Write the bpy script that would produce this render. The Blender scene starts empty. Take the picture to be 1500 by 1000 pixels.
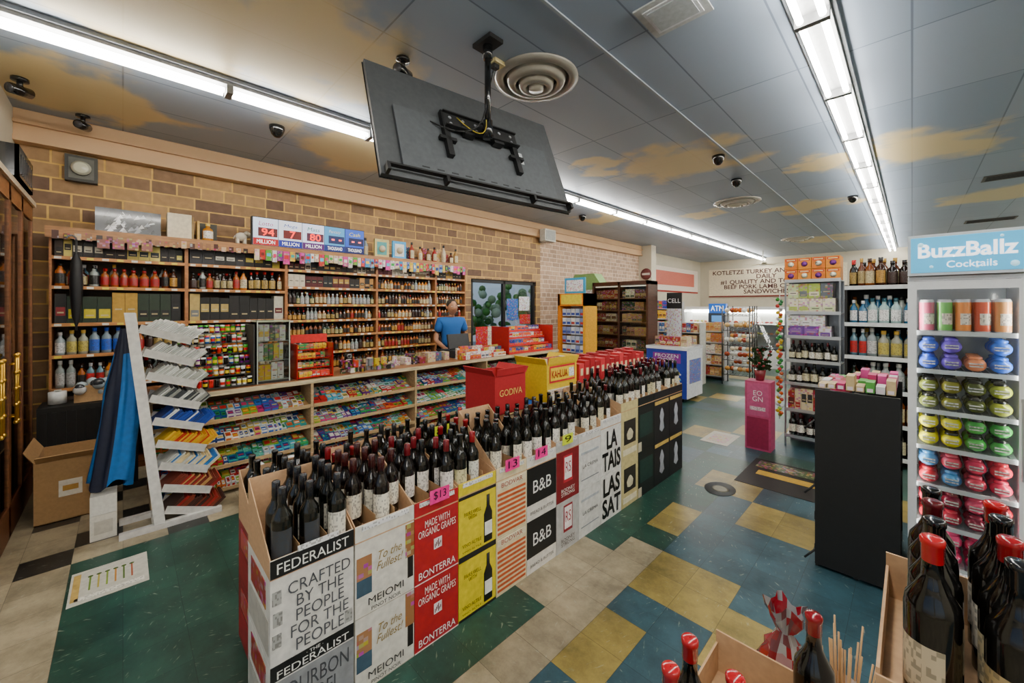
import bpy, math, random
from mathutils import Matrix, Vector
R = random.Random(11)
# ---------------------------------------------------------------- helpers
_c = {}
def H(s):
    if not isinstance(s, str): return s
    if s not in _c:
        h = s.lstrip('#'); o = []
        for i in (0, 2, 4):
            v = int(h[i:i+2], 16)/255
            o.append(v/12.92 if v <= .04045 else ((v+.055)/1.055)**2.4)
        _c[s] = (o[0], o[1], o[2], 1)
    return _c[s]
def T(x, y, z=0): return Matrix.Translation((x, y, z))
def RZ(a): return Matrix.Rotation(math.radians(a), 4, 'Z')
def RX(a): return Matrix.Rotation(math.radians(a), 4, 'X')
def RY(a): return Matrix.Rotation(math.radians(a), 4, 'Y')
I4 = Matrix.Identity(4)

def newmat(name):
    m = bpy.data.materials.new(name); m.use_nodes = True
    nt = m.node_tree; return m, nt, nt.nodes['Principled BSDF']
def attr_mat(name, rough=.6, metal=0, emit=0, var=.12, scale=30, stretch=(1, 1, 1), coat=0):
    m, nt, b = newmat(name); N = nt.nodes; L = nt.links
    a = N.new('ShaderNodeAttribute'); a.attribute_name = 'Col'
    tc = N.new('ShaderNodeTexCoord'); mp = N.new('ShaderNodeMapping'); mp.inputs['Scale'].default_value = stretch
    no = N.new('ShaderNodeTexNoise'); no.inputs['Scale'].default_value = scale; no.inputs['Detail'].default_value = 4
    L.new(tc.outputs['Object'], mp.inputs['Vector']); L.new(mp.outputs['Vector'], no.inputs['Vector'])
    mr = N.new('ShaderNodeMapRange'); mr.inputs['From Min'].default_value = .3; mr.inputs['From Max'].default_value = .7
    mr.inputs['To Min'].default_value = 1-var; mr.inputs['To Max'].default_value = 1+var
    L.new(no.outputs['Fac'], mr.inputs['Value'])
    vm = N.new('ShaderNodeVectorMath'); vm.operation = 'SCALE'
    L.new(a.outputs['Color'], vm.inputs[0]); L.new(mr.outputs['Result'], vm.inputs['Scale'])
    L.new(vm.outputs[0], b.inputs['Base Color'])
    b.inputs['Roughness'].default_value = rough; b.inputs['Metallic'].default_value = metal
    b.inputs['Coat Weight'].default_value = coat
    if emit:
        L.new(a.outputs['Color'], b.inputs['Emission Color']); b.inputs['Emission Strength'].default_value = emit
    return m
def print_mat(name, cell, thr, mode, amt):
    m, nt, b = newmat(name); N = nt.nodes; L = nt.links
    a = N.new('ShaderNodeAttribute'); a.attribute_name = 'Col'
    tc = N.new('ShaderNodeTexCoord')
    ad = N.new('ShaderNodeVectorMath'); ad.operation = 'ADD'; ad.inputs[1].default_value = (.0013, .0013, .0007); L.new(tc.outputs['Object'], ad.inputs[0])
    sn = N.new('ShaderNodeVectorMath'); sn.operation = 'SNAP'; sn.inputs[1].default_value = cell; L.new(ad.outputs[0], sn.inputs[0])
    wn = N.new('ShaderNodeTexWhiteNoise'); L.new(sn.outputs[0], wn.inputs['Vector'])
    gt = N.new('ShaderNodeMath'); gt.operation = 'GREATER_THAN'; gt.inputs[1].default_value = thr; L.new(wn.outputs['Value'], gt.inputs[0])
    mx = N.new('ShaderNodeMixRGB'); L.new(a.outputs['Color'], mx.inputs['Color1'])
    sc = N.new('ShaderNodeMath'); sc.operation = 'MULTIPLY'; sc.inputs[1].default_value = amt; L.new(gt.outputs[0], sc.inputs[0]); L.new(sc.outputs[0], mx.inputs['Fac'])
    if mode == 'pack':
        hs = N.new('ShaderNodeHueSaturation'); hs.inputs['Saturation'].default_value = 1.3; hs.inputs['Value'].default_value = .55; L.new(wn.outputs['Color'], hs.inputs['Color']); L.new(hs.outputs[0], mx.inputs['Color2'])
    else:
        mx.inputs['Color2'].default_value = (.05, .045, .04, 1)
    L.new(mx.outputs[0], b.inputs['Base Color']); b.inputs['Roughness'].default_value = .35
    return m
MATTE = attr_mat('printed_card', .55)
GLOSS = attr_mat('glossy_glass_or_plastic', .12, var=.03, coat=.3)
METAL = attr_mat('metal', .3, metal=.9, var=.05)
EMIT = attr_mat('backlit_panel', .4, emit=.75, var=.02)
WOOD = attr_mat('stained_wood', .42, var=.28, scale=9, stretch=(6, 1, 6))
KRAFT = attr_mat('kraft_cardboard', .8, var=.08, scale=60)
PACK = print_mat('packet_artwork', (.02, .02, .017), .66, 'pack', .65)
LABEL = print_mat('label_small_print', (.006, .006, .008), .72, 'label', .5)
gm, nt, b = newmat('clear_glass')
N = nt.nodes; N.remove(b)
tr = N.new('ShaderNodeBsdfTransparent'); gl = N.new('ShaderNodeBsdfGlossy'); gl.inputs['Roughness'].default_value = .03
fr = N.new('ShaderNodeFresnel'); fr.inputs['IOR'].default_value = 1.35
mx = N.new('ShaderNodeMixShader'); tr.inputs['Color'].default_value = (.93, .96, .96, 1)
nt.links.new(fr.outputs[0], mx.inputs[0]); nt.links.new(tr.outputs[0], mx.inputs[1]); nt.links.new(gl.outputs[0], mx.inputs[2])
nt.links.new(mx.outputs[0], N['Material Output'].inputs['Surface'])
GLASS = gm
tm, nt, b = newmat('fluorescent_tube')
b.inputs['Base Color'].default_value = (1, 1, 1, 1); b.inputs['Emission Color'].default_value = (1, .955, .86, 1); b.inputs['Emission Strength'].default_value = 48
TUBE = tm
MATS = [MATTE, GLOSS, METAL, EMIT, WOOD, GLASS, TUBE, KRAFT, PACK, LABEL]
mt, gs, me_, em, wd, gs_, tb, kr, pk, lb = range(10)

def link(o):
    bpy.context.scene.collection.objects.link(o)
class MB:
    def __init__(s, M=None):
        s.v = []; s.f = []; s.c = []; s.m = []; s.s = []; s.M = M or I4
    def add(s, vs, fs, col, mat=0, sm=False, M=None):
        Q = s.M @ M if M is not None else s.M
        n = len(s.v)
        for p in vs: s.v.append(tuple(Q @ Vector(p)))
        for k, f in enumerate(fs):
            s.f.append([n+i for i in f])
            s.c.append(H(col[k]) if isinstance(col, list) else H(col)); s.m.append(mat[k] if isinstance(mat, list) else mat); s.s.append(sm)
    def box(s, x0, x1, y0, y1, z0, z1, col, mat=0, M=None):
        s.add([(x0, y0, z0), (x1, y0, z0), (x1, y1, z0), (x0, y1, z0), (x0, y0, z1), (x1, y0, z1), (x1, y1, z1), (x0, y1, z1)],
              [(0, 3, 2, 1), (4, 5, 6, 7), (0, 1, 5, 4), (1, 2, 6, 5), (2, 3, 7, 6), (3, 0, 4, 7)], col, mat, False, M)
    def prism(s, poly, y0, y1, col, mat=0, M=None):
        n = len(poly)
        vs = [(p[0], y0, p[1]) for p in poly]+[(p[0], y1, p[1]) for p in poly]
        fs = [tuple(range(n)), tuple(range(2*n-1, n-1, -1))]+[(i, i+n, (i+1) % n+n, (i+1) % n) for i in range(n)]
        s.add(vs, fs, col, mat, False, M)
    def lathe(s, prof, loc, segs=10, cols='#888888', mat=gs, label=None, sm=True, M=None, sx=1, sy=1):
        vs = []; fs = []; cc = []; mm = []
        for r, z in prof:
            for k in range(segs):
                a = 2*math.pi*k/segs
                vs.append((loc[0]+r*math.cos(a)*sx, loc[1]+r*math.sin(a)*sy, loc[2]+z))
        for i in range(len(prof)-1):
            for k in range(segs):
                k2 = (k+1) % segs
                fs.append((i*segs+k, i*segs+k2, (i+1)*segs+k2, (i+1)*segs+k))
                c = cols[i] if isinstance(cols, list) else cols; m = mat[i] if isinstance(mat, list) else mat
                if label and i in label[0]:
                    am = 2*math.pi*(k+.5)/segs; dd = abs((am-label[1]+math.pi) % (2*math.pi)-math.pi)
                    if dd < label[2]: c = label[3]; m = lb
                cc.append(c); mm.append(m)
        s.add(vs, fs, cc, mm, sm, M)
    def cyl(s, p0, p1, r, col, mat=gs, segs=10, r1=None, caps=True):
        p0 = Vector(p0); p1 = Vector(p1); d = p1-p0; L = d.length
        q = d.to_track_quat('Z', 'Y').to_matrix().to_4x4()
        r1 = r if r1 is None else r1
        pr = [(r, 0), (r1, L)]
        if caps: pr = [(0.0001, 0)]+pr+[(0.0001, L)]
        s.lathe(pr, (0, 0, 0), segs, col, mat, None, True, Matrix.Translation(p0) @ q)
    def ball(s, c, r, col, mat=gs, segs=10, rings=6, sz=1):
        pr = [(max(.0001, r*math.sin(math.pi*i/rings)), -r*sz*math.cos(math.pi*i/rings)) for i in range(rings+1)]
        s.lathe(pr, c, segs, col, mat)
    def build(s, name, parent=None, bevel=0):
        used = sorted(set(s.m)); mp = {u: i for i, u in enumerate(used)}
        xs = [p[0] for p in s.v]; ys = [p[1] for p in s.v]; zs = [p[2] for p in s.v]
        o = Vector(((min(xs)+max(xs))/2, (min(ys)+max(ys))/2, min(zs)))
        me = bpy.data.meshes.new(name)
        me.from_pydata([(p[0]-o.x, p[1]-o.y, p[2]-o.z) for p in s.v], [], s.f)
        for u in used: me.materials.append(MATS[u])
        me.polygons.foreach_set('material_index', [mp[m] for m in s.m])
        me.polygons.foreach_set('use_smooth', s.s)
        ca = me.color_attributes.new('Col', 'FLOAT_COLOR', 'CORNER')
        buf = []
        for f, c in zip(s.f, s.c): buf += list(c)*len(f)
        ca.data.foreach_set('color', buf)
        me.update()
        ob = bpy.data.objects.new(name, me); link(ob); ob.location = o
        if parent: par(ob, parent)
        if bevel:
            bm = ob.modifiers.new('Bevel', 'BEVEL'); bm.width = bevel; bm.segments = 2; bm.limit_method = 'ANGLE'
        return ob
def empty(name, x, y, z=0):
    e = bpy.data.objects.new(name, None); e.location = (x, y, z); e.empty_display_size = .1; link(e); return e
def par(o, e):
    o.parent = e; o.matrix_parent_inverse = Matrix.Translation(-e.location)
_tm = {}
def flat(col, em_=0, rough=.5):
    k = (col, em_)
    if k not in _tm:
        m, nt, b = newmat('ink_'+col.strip('#')); b.inputs['Base Color'].default_value = H(col); b.inputs['Roughness'].default_value = rough
        if em_: b.inputs['Emission Color'].default_value = H(col); b.inputs['Emission Strength'].default_value = em_
        _tm[k] = m
    return _tm[k]
def text(body, M, x, z, w, h, col, parent, y=-.004, name='lettering', shear=0, em_=0, rot=0, bold=0):
    cu = bpy.data.curves.new('t', 'FONT'); cu.body = body; cu.align_x = 'CENTER'; cu.shear = shear; cu.offset = bold; cu.space_line = .85
    cu.resolution_u = 3
    ob = bpy.data.objects.new('t', cu); link(ob); bpy.context.view_layer.update()
    me = bpy.data.meshes.new_from_object(ob); bpy.data.objects.remove(ob)
    xs = [v.co.x for v in me.vertices]; ys = [v.co.y for v in me.vertices]
    if not xs: return
    cx = (min(xs)+max(xs))/2; cy = (min(ys)+max(ys))/2; sx = w/(max(xs)-min(xs)); sy = h/(max(ys)-min(ys))
    Q = M @ T(x, y, z) @ RY(-rot) @ RX(90)
    o = Q @ Vector((0, 0, 0))
    for v in me.vertices:
        v.co = (Q @ Vector(((v.co.x-cx)*sx, (v.co.y-cy)*sy, 0)))-o
    me.materials.clear(); me.materials.append(flat(col, em_))
    ob = bpy.data.objects.new(name, me); ob.location = o; link(ob)
    if parent: par(ob, parent)
    return ob

def bottle(mb, x, y, z, h=.3, r=.037, glass='#10140c', cap='#151515', label='#e8e2d0', ang=-math.pi/2, segs=12, kind='wine', lw=1.25, band=None):
    if kind == 'wine':
        pr = [(.001, 0), (r, .0), (r, .16*h), (r, .42*h), (r, .5*h), (r, .6*h), (r*.86, .66*h), (r*.5, .73*h), (r*.38, .8*h), (r*.42, .81*h), (r*.42, .985*h), (r*.3, h), (.001, h)]
        cols = [glass]*9+[cap]*3
        mb.lathe(pr, (x, y, z), segs, cols, [gs]*12, ([2, 3], ang, lw, label))
    elif kind == 'tall':
        pr = [(.001, 0), (r, .0), (r, .14*h), (r, .26*h), (r, .42*h), (r, .58*h), (r*.94, .64*h), (r*.6, .71*h), (r*.4, .77*h), (r*.36, .86*h), (r*.4, .865*h), (r*.4, .955*h), (r*.44, .96*h), (r*.44, .99*h), (r*.36, h), (.001, h)]
        cols = [glass]*9+[cap]*6
        mb.lathe(pr, (x, y, z), segs, cols, [gs]*15, ([2, 3], ang, lw, label))
    else:
        pr = [(.001, 0), (r, .0), (r, .12*h), (r, .55*h), (r*.9, .66*h), (r*.42, .76*h), (r*.38, .86*h), (r*.45, .87*h), (r*.45, h), (.001, h)]
        cols = [glass]*6+[cap]*3
        mb.lathe(pr, (x, y, z), segs, cols, gs, ([2], ang, lw, label))
LIQ = [('#2a1206', '#1a1a1a', '#a89868'), ('#7a3c0c', '#3a1a0a', '#c8b88c'), ('#a85a18', '#101010', '#20201e'), ('#5a2606', '#b89040', '#b09a68'),
       ('#0c0c0c', '#c02020', '#a88c48'), ('#8a9492', '#c0c0c0', '#a8a8a8'), ('#b86e20', '#222222', '#c8bc98'), ('#123018', '#101010', '#b0a870'), ('#8e4a12', '#8a1010', '#a01818'), ('#3a1a08', '#303030', '#b88838'), ('#6a2e08', '#101010', '#101010'), ('#180c08', '#101010', '#301810')]
VOD = [('#8a969a', '#b0b0b0', '#c8c8c8'), ('#70808a', '#2040a0', '#2858c0'), ('#909894', '#101010', '#101010'), ('#5a8090', '#c0c0c0', '#c02020'), ('#989888', '#c8a040', '#b8a850')]
WINE = [('#0c0f08', '#101010', '#e6dfca'), ('#120a06', '#5a0f18', '#f4f0e4'), ('#101008', '#1a1a1a', '#d8cfa8')]
CANDY = ['#1fa0a0', '#e8e8e8', '#2050c0', '#c81818', '#f0c010', '#20a040', '#e86018', '#7a2090', '#f8f4e8', '#40b8d8', '#d82060', '#601808', '#90c820', '#103880', '#e8b8c8']
GUM = ['#209090', '#d8d8d8', '#2060b8', '#c02828', '#c8b050', '#209048', '#d06820', '#e8e4d8', '#40a8c8', '#d8d8d0', '#58a898', '#80b030', '#a8c0d0', '#103c88', '#682080', '#c02870']
def fill_bottles(mb, x0, x1, yf, z, h, pal, rows=2, r=.036, kind='liq', gap=.004, segs=9):
    for row in range(rows):
        x = x0+r+.008
        run = 0
        while x < x1-r:
            if run <= 0: g = R.choice(pal); run = R.choice([1, 1, 2, 3]); hh = h*R.uniform(.74, 1); rr = r*R.uniform(.8, 1.15)
            bottle(mb, x, yf+r+.01+row*(2*r+.01), z, hh, rr, g[0], g[1], g[2], kind=kind, segs=segs)
            x += 2*rr+gap; run -= 1
def fill_boxes(mb, x0, x1, yf, z, h, pal, w=(.06, .1), d=.12, band=True, gap=.003, mat=pk, hv=.85):
    x = x0+.01; run = 0
    while True:
        if run <= 0: c = R.choice(pal); c2 = R.choice(pal); run = R.choice([1, 1, 2, 3]); ww = R.uniform(*w); hh = h*R.uniform(hv, 1); b0 = R.uniform(.1, .4); b1 = b0+R.uniform(.2, .4)
        if x+ww > x1: break
        mb.box(x, x+ww, yf, yf+d, z, z+hh, c, mat)
        if band:
            mb.box(x+ww*.1, x+ww*.9, yf-.001, yf, z+hh*b0, z+hh*b1, c2, mt)
            mb.box(x+ww*.22, x+ww*.78, yf-.0018, yf-.001, z+hh*(b0+.08), z+hh*(b0+.13), '#b8a880' if sum(H(c2)[:3]) < 1 else '#282020', mt)
        x += ww+gap; run -= 1

# ---------------------------------------------------------------- room shell
CH = 3.4; XW = -5.8; YL = -.71; XR = 4.5; YF = 17.0; YB = -3.2
fm, nt, b = newmat('vinyl_composition_tile'); N = nt.nodes; L = nt.links
a = N.new('ShaderNodeAttribute'); a.attribute_name = 'Col'
tc = N.new('ShaderNodeTexCoord')
wn = N.new('ShaderNodeTexWhiteNoise'); sn = N.new('ShaderNodeVectorMath'); sn.operation = 'SNAP'; sn.inputs[1].default_value = (.2286, .2286, 10)
L.new(tc.outputs['Object'], sn.inputs[0]); L.new(sn.outputs[0], wn.inputs['Vector'])
vr = N.new('ShaderNodeVectorRotate'); vr.rotation_type = 'Z_AXIS'; an = N.new('ShaderNodeMath'); an.operation = 'MULTIPLY'; an.inputs[1].default_value = 6.28
L.new(wn.outputs['Value'], an.inputs[0]); L.new(tc.outputs['Object'], vr.inputs['Vector']); L.new(an.outputs[0], vr.inputs['Angle'])
mp = N.new('ShaderNodeMapping'); mp.inputs['Scale'].default_value = (75, 15, 1)
no = N.new('ShaderNodeTexNoise'); no.inputs['Scale'].default_value = 1; no.inputs['Detail'].default_value = 3
L.new(vr.outputs['Vector'], mp.inputs['Vector']); L.new(mp.outputs['Vector'], no.inputs['Vector'])
r1 = N.new('ShaderNodeMapRange'); r1.inputs['From Min'].default_value = .64; r1.inputs['From Max'].default_value = .72; r1.inputs['To Max'].default_value = .5
L.new(no.outputs['Fac'], r1.inputs['Value'])
mix = N.new('ShaderNodeMixRGB'); mix.inputs['Color2'].default_value = H('#b8bca8')
L.new(r1.outputs['Result'], mix.inputs['Fac']); L.new(a.outputs['Color'], mix.inputs['Color1'])
n2 = N.new('ShaderNodeTexNoise'); n2.inputs['Scale'].default_value = 3.3; n2.inputs['Detail'].default_value = 10; n2.inputs['Roughness'].default_value = .75
L.new(tc.outputs['Object'], n2.inputs['Vector'])
r2 = N.new('ShaderNodeMapRange'); r2.inputs['From Min'].default_value = .36; r2.inputs['From Max'].default_value = .6; r2.inputs['To Min'].default_value = .5; r2.inputs['To Max'].default_value = 1.1
L.new(n2.outputs['Fac'], r2.inputs['Value'])
bt = N.new('ShaderNodeTexBrick'); bt.offset = 0; bt.inputs['Scale'].default_value = 1; bt.inputs['Brick Width'].default_value = .2286; bt.inputs['Row Height'].default_value = .2286
bt.inputs['Mortar Size'].default_value = .0013; bt.inputs['Color1'].default_value = (1, 1, 1, 1); bt.inputs['Color2'].default_value = (.85, .85, .85, 1); bt.inputs['Mortar'].default_value = (.4, .4, .4, 1)
L.new(tc.outputs['Object'], bt.inputs['Vector'])
v1 = N.new('ShaderNodeVectorMath'); v1.operation = 'MULTIPLY'; v2 = N.new('ShaderNodeVectorMath'); v2.operation = 'SCALE'
L.new(mix.outputs['Color'], v1.inputs[0]); L.new(bt.outputs['Color'], v1.inputs[1]); L.new(v1.outputs[0], v2.inputs[0]); L.new(r2.outputs['Result'], v2.inputs['Scale'])
L.new(v2.outputs[0], b.inputs['Base Color'])
r3 = N.new('ShaderNodeMapRange'); r3.inputs['To Min'].default_value = .2; r3.inputs['To Max'].default_value = .5
L.new(n2.outputs['Fac'], r3.inputs['Value']); L.new(r3.outputs['Result'], b.inputs['Roughness'])
TS = .2286
vs = []; fs = []; cs = []
nx0 = -21; nx1 = 27; ny0 = -14; ny1 = 75
BE = H('#a89a7e'); GR = H('#234c40'); BL = H('#33545f'); YE = H('#9c8848'); BK = H('#2a2a28'); TE = H('#42645c')
yel = [(-1.143, -.686, 2.05, 2.53), (-1.143, -.9, 1.36, 1.84), (-.69, -.45, 1.82, 2.3), (-1.38, -1.13, 2.73, 3.21), (-.92, -.45, 3.19, 3.67), (-1.38, -.9, 3.64, 4.12), (-.3, 0, 1.3, 1.7)]
for i in range(nx0, nx1):
    for j in range(ny0, ny1):
        x = -1.6+TS*i; y = TS*j; cx = x+TS/2; cy = y+TS/2
        if x > XR or y > YF or x+TS < -6.3: continue
        if cx < -3.75: c = BE if (i+j) % 3 or cy > .5 or cy < -.5 else BK
        elif cy < -.2: c = BE
        elif cx < -1.38: c = GR
        elif cx < -1.143: c = BE if .9 < cy < 2.55 else GR
        elif cy < 4.6: c = BL
        else: c = TE
        if -1.61 < cx < -1.38 and 1.6 < cy < 2.35: c = BE
        if cx > -2.9 and cy > 4.2 and cx < 1:
            q = ((i//2)*5+(j//2)*7) % 6
            if q == 0: c = YE
            elif q == 3: c = GR
            elif q == 4: c = BL
        for (a0, a1, b0, b1) in yel:
            if a0 < cx < a1 and b0 < cy < b1: c = YE
        k = R.uniform(.85, 1.12); c = (c[0]*k, c[1]*k, c[2]*k, 1)
        n = len(vs); vs += [(x, y, 0), (x+TS, y, 0), (x+TS, y+TS, 0), (x, y+TS, 0)]; fs.append((n, n+1, n+2, n+3)); cs += list(c)*4
me = bpy.data.meshes.new('floor'); me.from_pydata([(v[0]+1.6, v[1], v[2]) for v in vs], [], fs); me.materials.append(fm)
ca = me.color_attributes.new('Col', 'FLOAT_COLOR', 'CORNER'); ca.data.foreach_set('color', cs)
fo = bpy.data.objects.new('floor', me); fo.location.x = -1.6; link(fo)

# ceiling
cm, nt, b = newmat('painted_sky_and_glow_ceiling_tile'); N = nt.nodes; L = nt.links
tc = N.new('ShaderNodeTexCoord')
bt = N.new('ShaderNodeTexBrick'); bt.offset = 0; bt.inputs['Scale'].default_value = 1; bt.inputs['Brick Width'].default_value = .61; bt.inputs['Row Height'].default_value = 1.22
bt.inputs['Mortar Size'].default_value = .006; bt.inputs['Color1'].default_value = H('#9aa8ba'); bt.inputs['Color2'].default_value = H('#8c9cb0'); bt.inputs['Mortar'].default_value = H('#667486')
L.new(tc.outputs['Object'], bt.inputs['Vector'])
nz = N.new('ShaderNodeTexNoise'); nz.inputs['Scale'].default_value = 1.3; nz.inputs['Detail'].default_value = 7
L.new(tc.outputs['Object'], nz.inputs['Vector'])
off = N.new('ShaderNodeVectorMath'); off.operation = 'MULTIPLY_ADD'; off.inputs[1].default_value = (2.0, 2.0, 0)
L.new(nz.outputs['Color'], off.inputs[0]); L.new(tc.outputs['Object'], off.inputs[2])
prev = None
for (cx, cy, r) in [(-2.05, 4.87, .8), (.02, 6.5, .8), (-.6, 6.3, .45), (-1.3, 9.05, .6), (1.04, 10.1, .8), (-1.6, 13.5, .8), (-2.9, 1.0, .9), (-3.2, .2, .8), (-4.7, 1.9, .8), (-2.9, 4.2, .45), (-4.3, 7, .6), (-2.2, -.4, .7), (1.5, 7.2, .6), (-3, 8, .5), (-5.0, -.2, .6)]:  # yellowish clouds; the patch near the jackpot sign is its glow painted in
    ds = N.new('ShaderNodeVectorMath'); ds.operation = 'DISTANCE'; ds.inputs[1].default_value = (cx+1.0, cy+1.0, 0)
    L.new(off.outputs[0], ds.inputs[0])
    m_ = N.new('ShaderNodeMapRange'); m_.interpolation_type = 'SMOOTHSTEP'; m_.inputs['From Min'].default_value = r; m_.inputs['From Max'].default_value = r*.6
    L.new(ds.outputs['Value'], m_.inputs['Value'])
    if prev:
        mm = N.new('ShaderNodeMath'); mm.operation = 'MAXIMUM'; L.new(prev, mm.inputs[0]); L.new(m_.outputs['Result'], mm.inputs[1]); prev = mm.outputs[0]
    else: prev = m_.outputs['Result']
sc = N.new('ShaderNodeMath'); sc.operation = 'MULTIPLY'; sc.inputs[1].default_value = .85; L.new(prev, sc.inputs[0])
mx = N.new('ShaderNodeMixRGB'); mx.inputs['Color2'].default_value = H('#e4cc90'); L.new(sc.outputs[0], mx.inputs['Fac']); L.new(bt.outputs['Color'], mx.inputs['Color1'])
L.new(mx.outputs['Color'], b.inputs['Base Color']); b.inputs['Roughness'].default_value = .45
me = bpy.data.meshes.new('ceiling'); me.from_pydata([(-6.3, YB, 0), (XR, YB, 0), (XR, YF, 0), (-6.3, YF, 0), (-6.3, YB, .1), (XR, YB, .1), (XR, YF, .1), (-6.3, YF, .1)], [], [(0, 3, 2, 1), (4, 5, 6, 7), (0, 1, 5, 4), (1, 2, 6, 5), (2, 3, 7, 6), (3, 0, 4, 7)])
me.materials.append(cm); o = bpy.data.objects.new('ceiling', me); o.location.z = CH; link(o)

def brick_mat(name, c1, c2, mort, w, h):
    m, nt, b = newmat(name); N = nt.nodes; L = nt.links
    tc = N.new('ShaderNodeTexCoord'); sp = N.new('ShaderNodeSeparateXYZ'); cb = N.new('ShaderNodeCombineXYZ')
    L.new(tc.outputs['Object'], sp.inputs[0]); L.new(sp.outputs['Y'], cb.inputs['X']); L.new(sp.outputs['Z'], cb.inputs['Y'])
    bt = N.new('ShaderNodeTexBrick'); bt.offset = .37; bt.squash = .6; bt.squash_frequency = 3; bt.inputs['Scale'].default_value = 1; bt.inputs['Brick Width'].default_value = w; bt.inputs['Row Height'].default_value = h
    bt.inputs['Mortar Size'].default_value = .008; bt.inputs['Color1'].default_value = H(c1); bt.inputs['Color2'].default_value = H(c2); bt.inputs['Mortar'].default_value = H(mort); bt.inputs['Bias'].default_value = 0
    L.new(cb.outputs[0], bt.inputs['Vector'])
    no = N.new('ShaderNodeTexNoise'); no.inputs['Scale'].default_value = 14; no.inputs['Detail'].default_value = 8; L.new(tc.outputs['Object'], no.inputs['Vector'])
    mr = N.new('ShaderNodeMapRange'); mr.inputs['To Min'].default_value = .65; mr.inputs['To Max'].default_value = 1.35; L.new(no.outputs['Fac'], mr.inputs['Value'])
    vm = N.new('ShaderNodeVectorMath'); vm.operation = 'SCALE'; L.new(bt.outputs['Color'], vm.inputs[0]); L.new(mr.outputs['Result'], vm.inputs['Scale'])
    L.new(vm.outputs[0], b.inputs['Base Color']); b.inputs['Roughness'].default_value = .85
    bp = N.new('ShaderNodeBump'); bp.inputs['Strength'].default_value = .5; bp.inputs['Distance'].default_value = .01; bp.invert = True
    L.new(bt.outputs['Fac'], bp.inputs['Height']); L.new(bp.outputs[0], b.inputs['Normal'])
    return m
BR1 = brick_mat('tan_brown_brick', '#b08c60', '#6c5446', '#d4ac60', .36, .135)
BR2 = brick_mat('pale_brick', '#c4a48a', '#a08470', '#dcc8b0', .26, .1)
def wallobj(name, boxes, mat):
    vs = []; fs = []
    for (x0, x1, y0, y1, z0, z1) in boxes:
        n = len(vs); vs += [(x0, y0, z0), (x1, y0, z0), (x1, y1, z0), (x0, y1, z0), (x0, y0, z1), (x1, y0, z1), (x1, y1, z1), (x0, y1, z1)]
        fs += [tuple(n+i for i in f) for f in [(0, 3, 2, 1), (4, 5, 6, 7), (0, 1, 5, 4), (1, 2, 6, 5), (2, 3, 7, 6), (3, 0, 4, 7)]]
    me = bpy.data.meshes.new(name); me.from_pydata(vs, [], fs); me.materials.append(mat)
    o = bpy.data.objects.new(name, me); link(o); return o
wallobj('wall_brick', [(XW-.15, XW, YL, 4.64, 0, CH), (XW-.15, XW, 4.64, 6.46, 2.12, CH), (XW-.15, XW, 6.46, 6.6, 0, CH)], BR1)
wallobj('wall_pale_brick', [(XW-.15, XW, 6.6, 11.1, 0, CH)], BR2)
def plain(name, c, rough=.8, var=.1, sc_=3):
    m, nt, b = newmat(name); N = nt.nodes; L = nt.links
    no = N.new('ShaderNodeTexNoise'); no.inputs['Scale'].default_value = sc_; no.inputs['Detail'].default_value = 6
    tc = N.new('ShaderNodeTexCoord'); L.new(tc.outputs['Object'], no.inputs['Vector'])
    cr = N.new('ShaderNodeMixRGB'); h = H(c); cr.inputs['Color1'].default_value = tuple(q*(1-var) for q in h[:3])+(1,); cr.inputs['Color2'].default_value = tuple(min(1, q*(1+var)) for q in h[:3])+(1,)
    L.new(no.outputs['Fac'], cr.inputs['Fac']); L.new(cr.outputs[0], b.inputs['Base Color']); b.inputs['Roughness'].default_value = rough
    return m
CREAM = plain('cream_paint', '#c8c0ac'); TAN = plain('tan_trim_paint', '#c4a078', .6); GREYP = plain('grey_paint', '#6a665e')
wallobj('wall_left', [(-6.0, -3.4, YL-.15, YL, 0, CH)], CREAM)
wallobj('wall_side_rear', [(-6.3, -6.15, 11.1, YF, 0, CH), (-6.3, -5.4, 11.1, 11.4, 0, CH)], CREAM)
wallobj('wall_back', [(-6.3, XR, YF, YF+.15, 0, CH)], CREAM)
wallobj('wall_right', [(XR, XR+.15, YB, YF, 0, CH)], CREAM)
wallobj('wall_unseen_light_openings', [(-3.55, -3.4, YB, YL-.15, 0, CH), (-3.4, XR, YB-.15, YB, 0, .5), (-3.4, XR, YB-.15, YB, 2.9, CH), (-3.4, -3.2, YB-.15, YB, .5, 2.9), (.4, .7, YB-.15, YB, .5, 2.9), (XR-.2, XR, YB-.15, YB, .5, 2.9)], CREAM)  # unseen wall behind the camera; openings added to let sky light in
wallobj('trim_fascia', [(XW+.002, XW+.1, YL+.002, 11.08, 3.14, CH-.002), (XW+.002, XW+.13, YL+.002, 11.08, 3.10, 3.15), (XW+.002, XW+.14, YL+.002, 11.08, 3.26, 3.29)], TAN)
wallobj('trim_ceiling_runner', [(-1.53, -1.51, YB, YF-.01, CH-.012, CH-.002)], plain('runner_paint', '#a0aab4'))
wallobj('baseboard_left', [(-5.6, -5.35, YL+.001, YL+.02, 0, .1)], GREYP)

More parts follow.
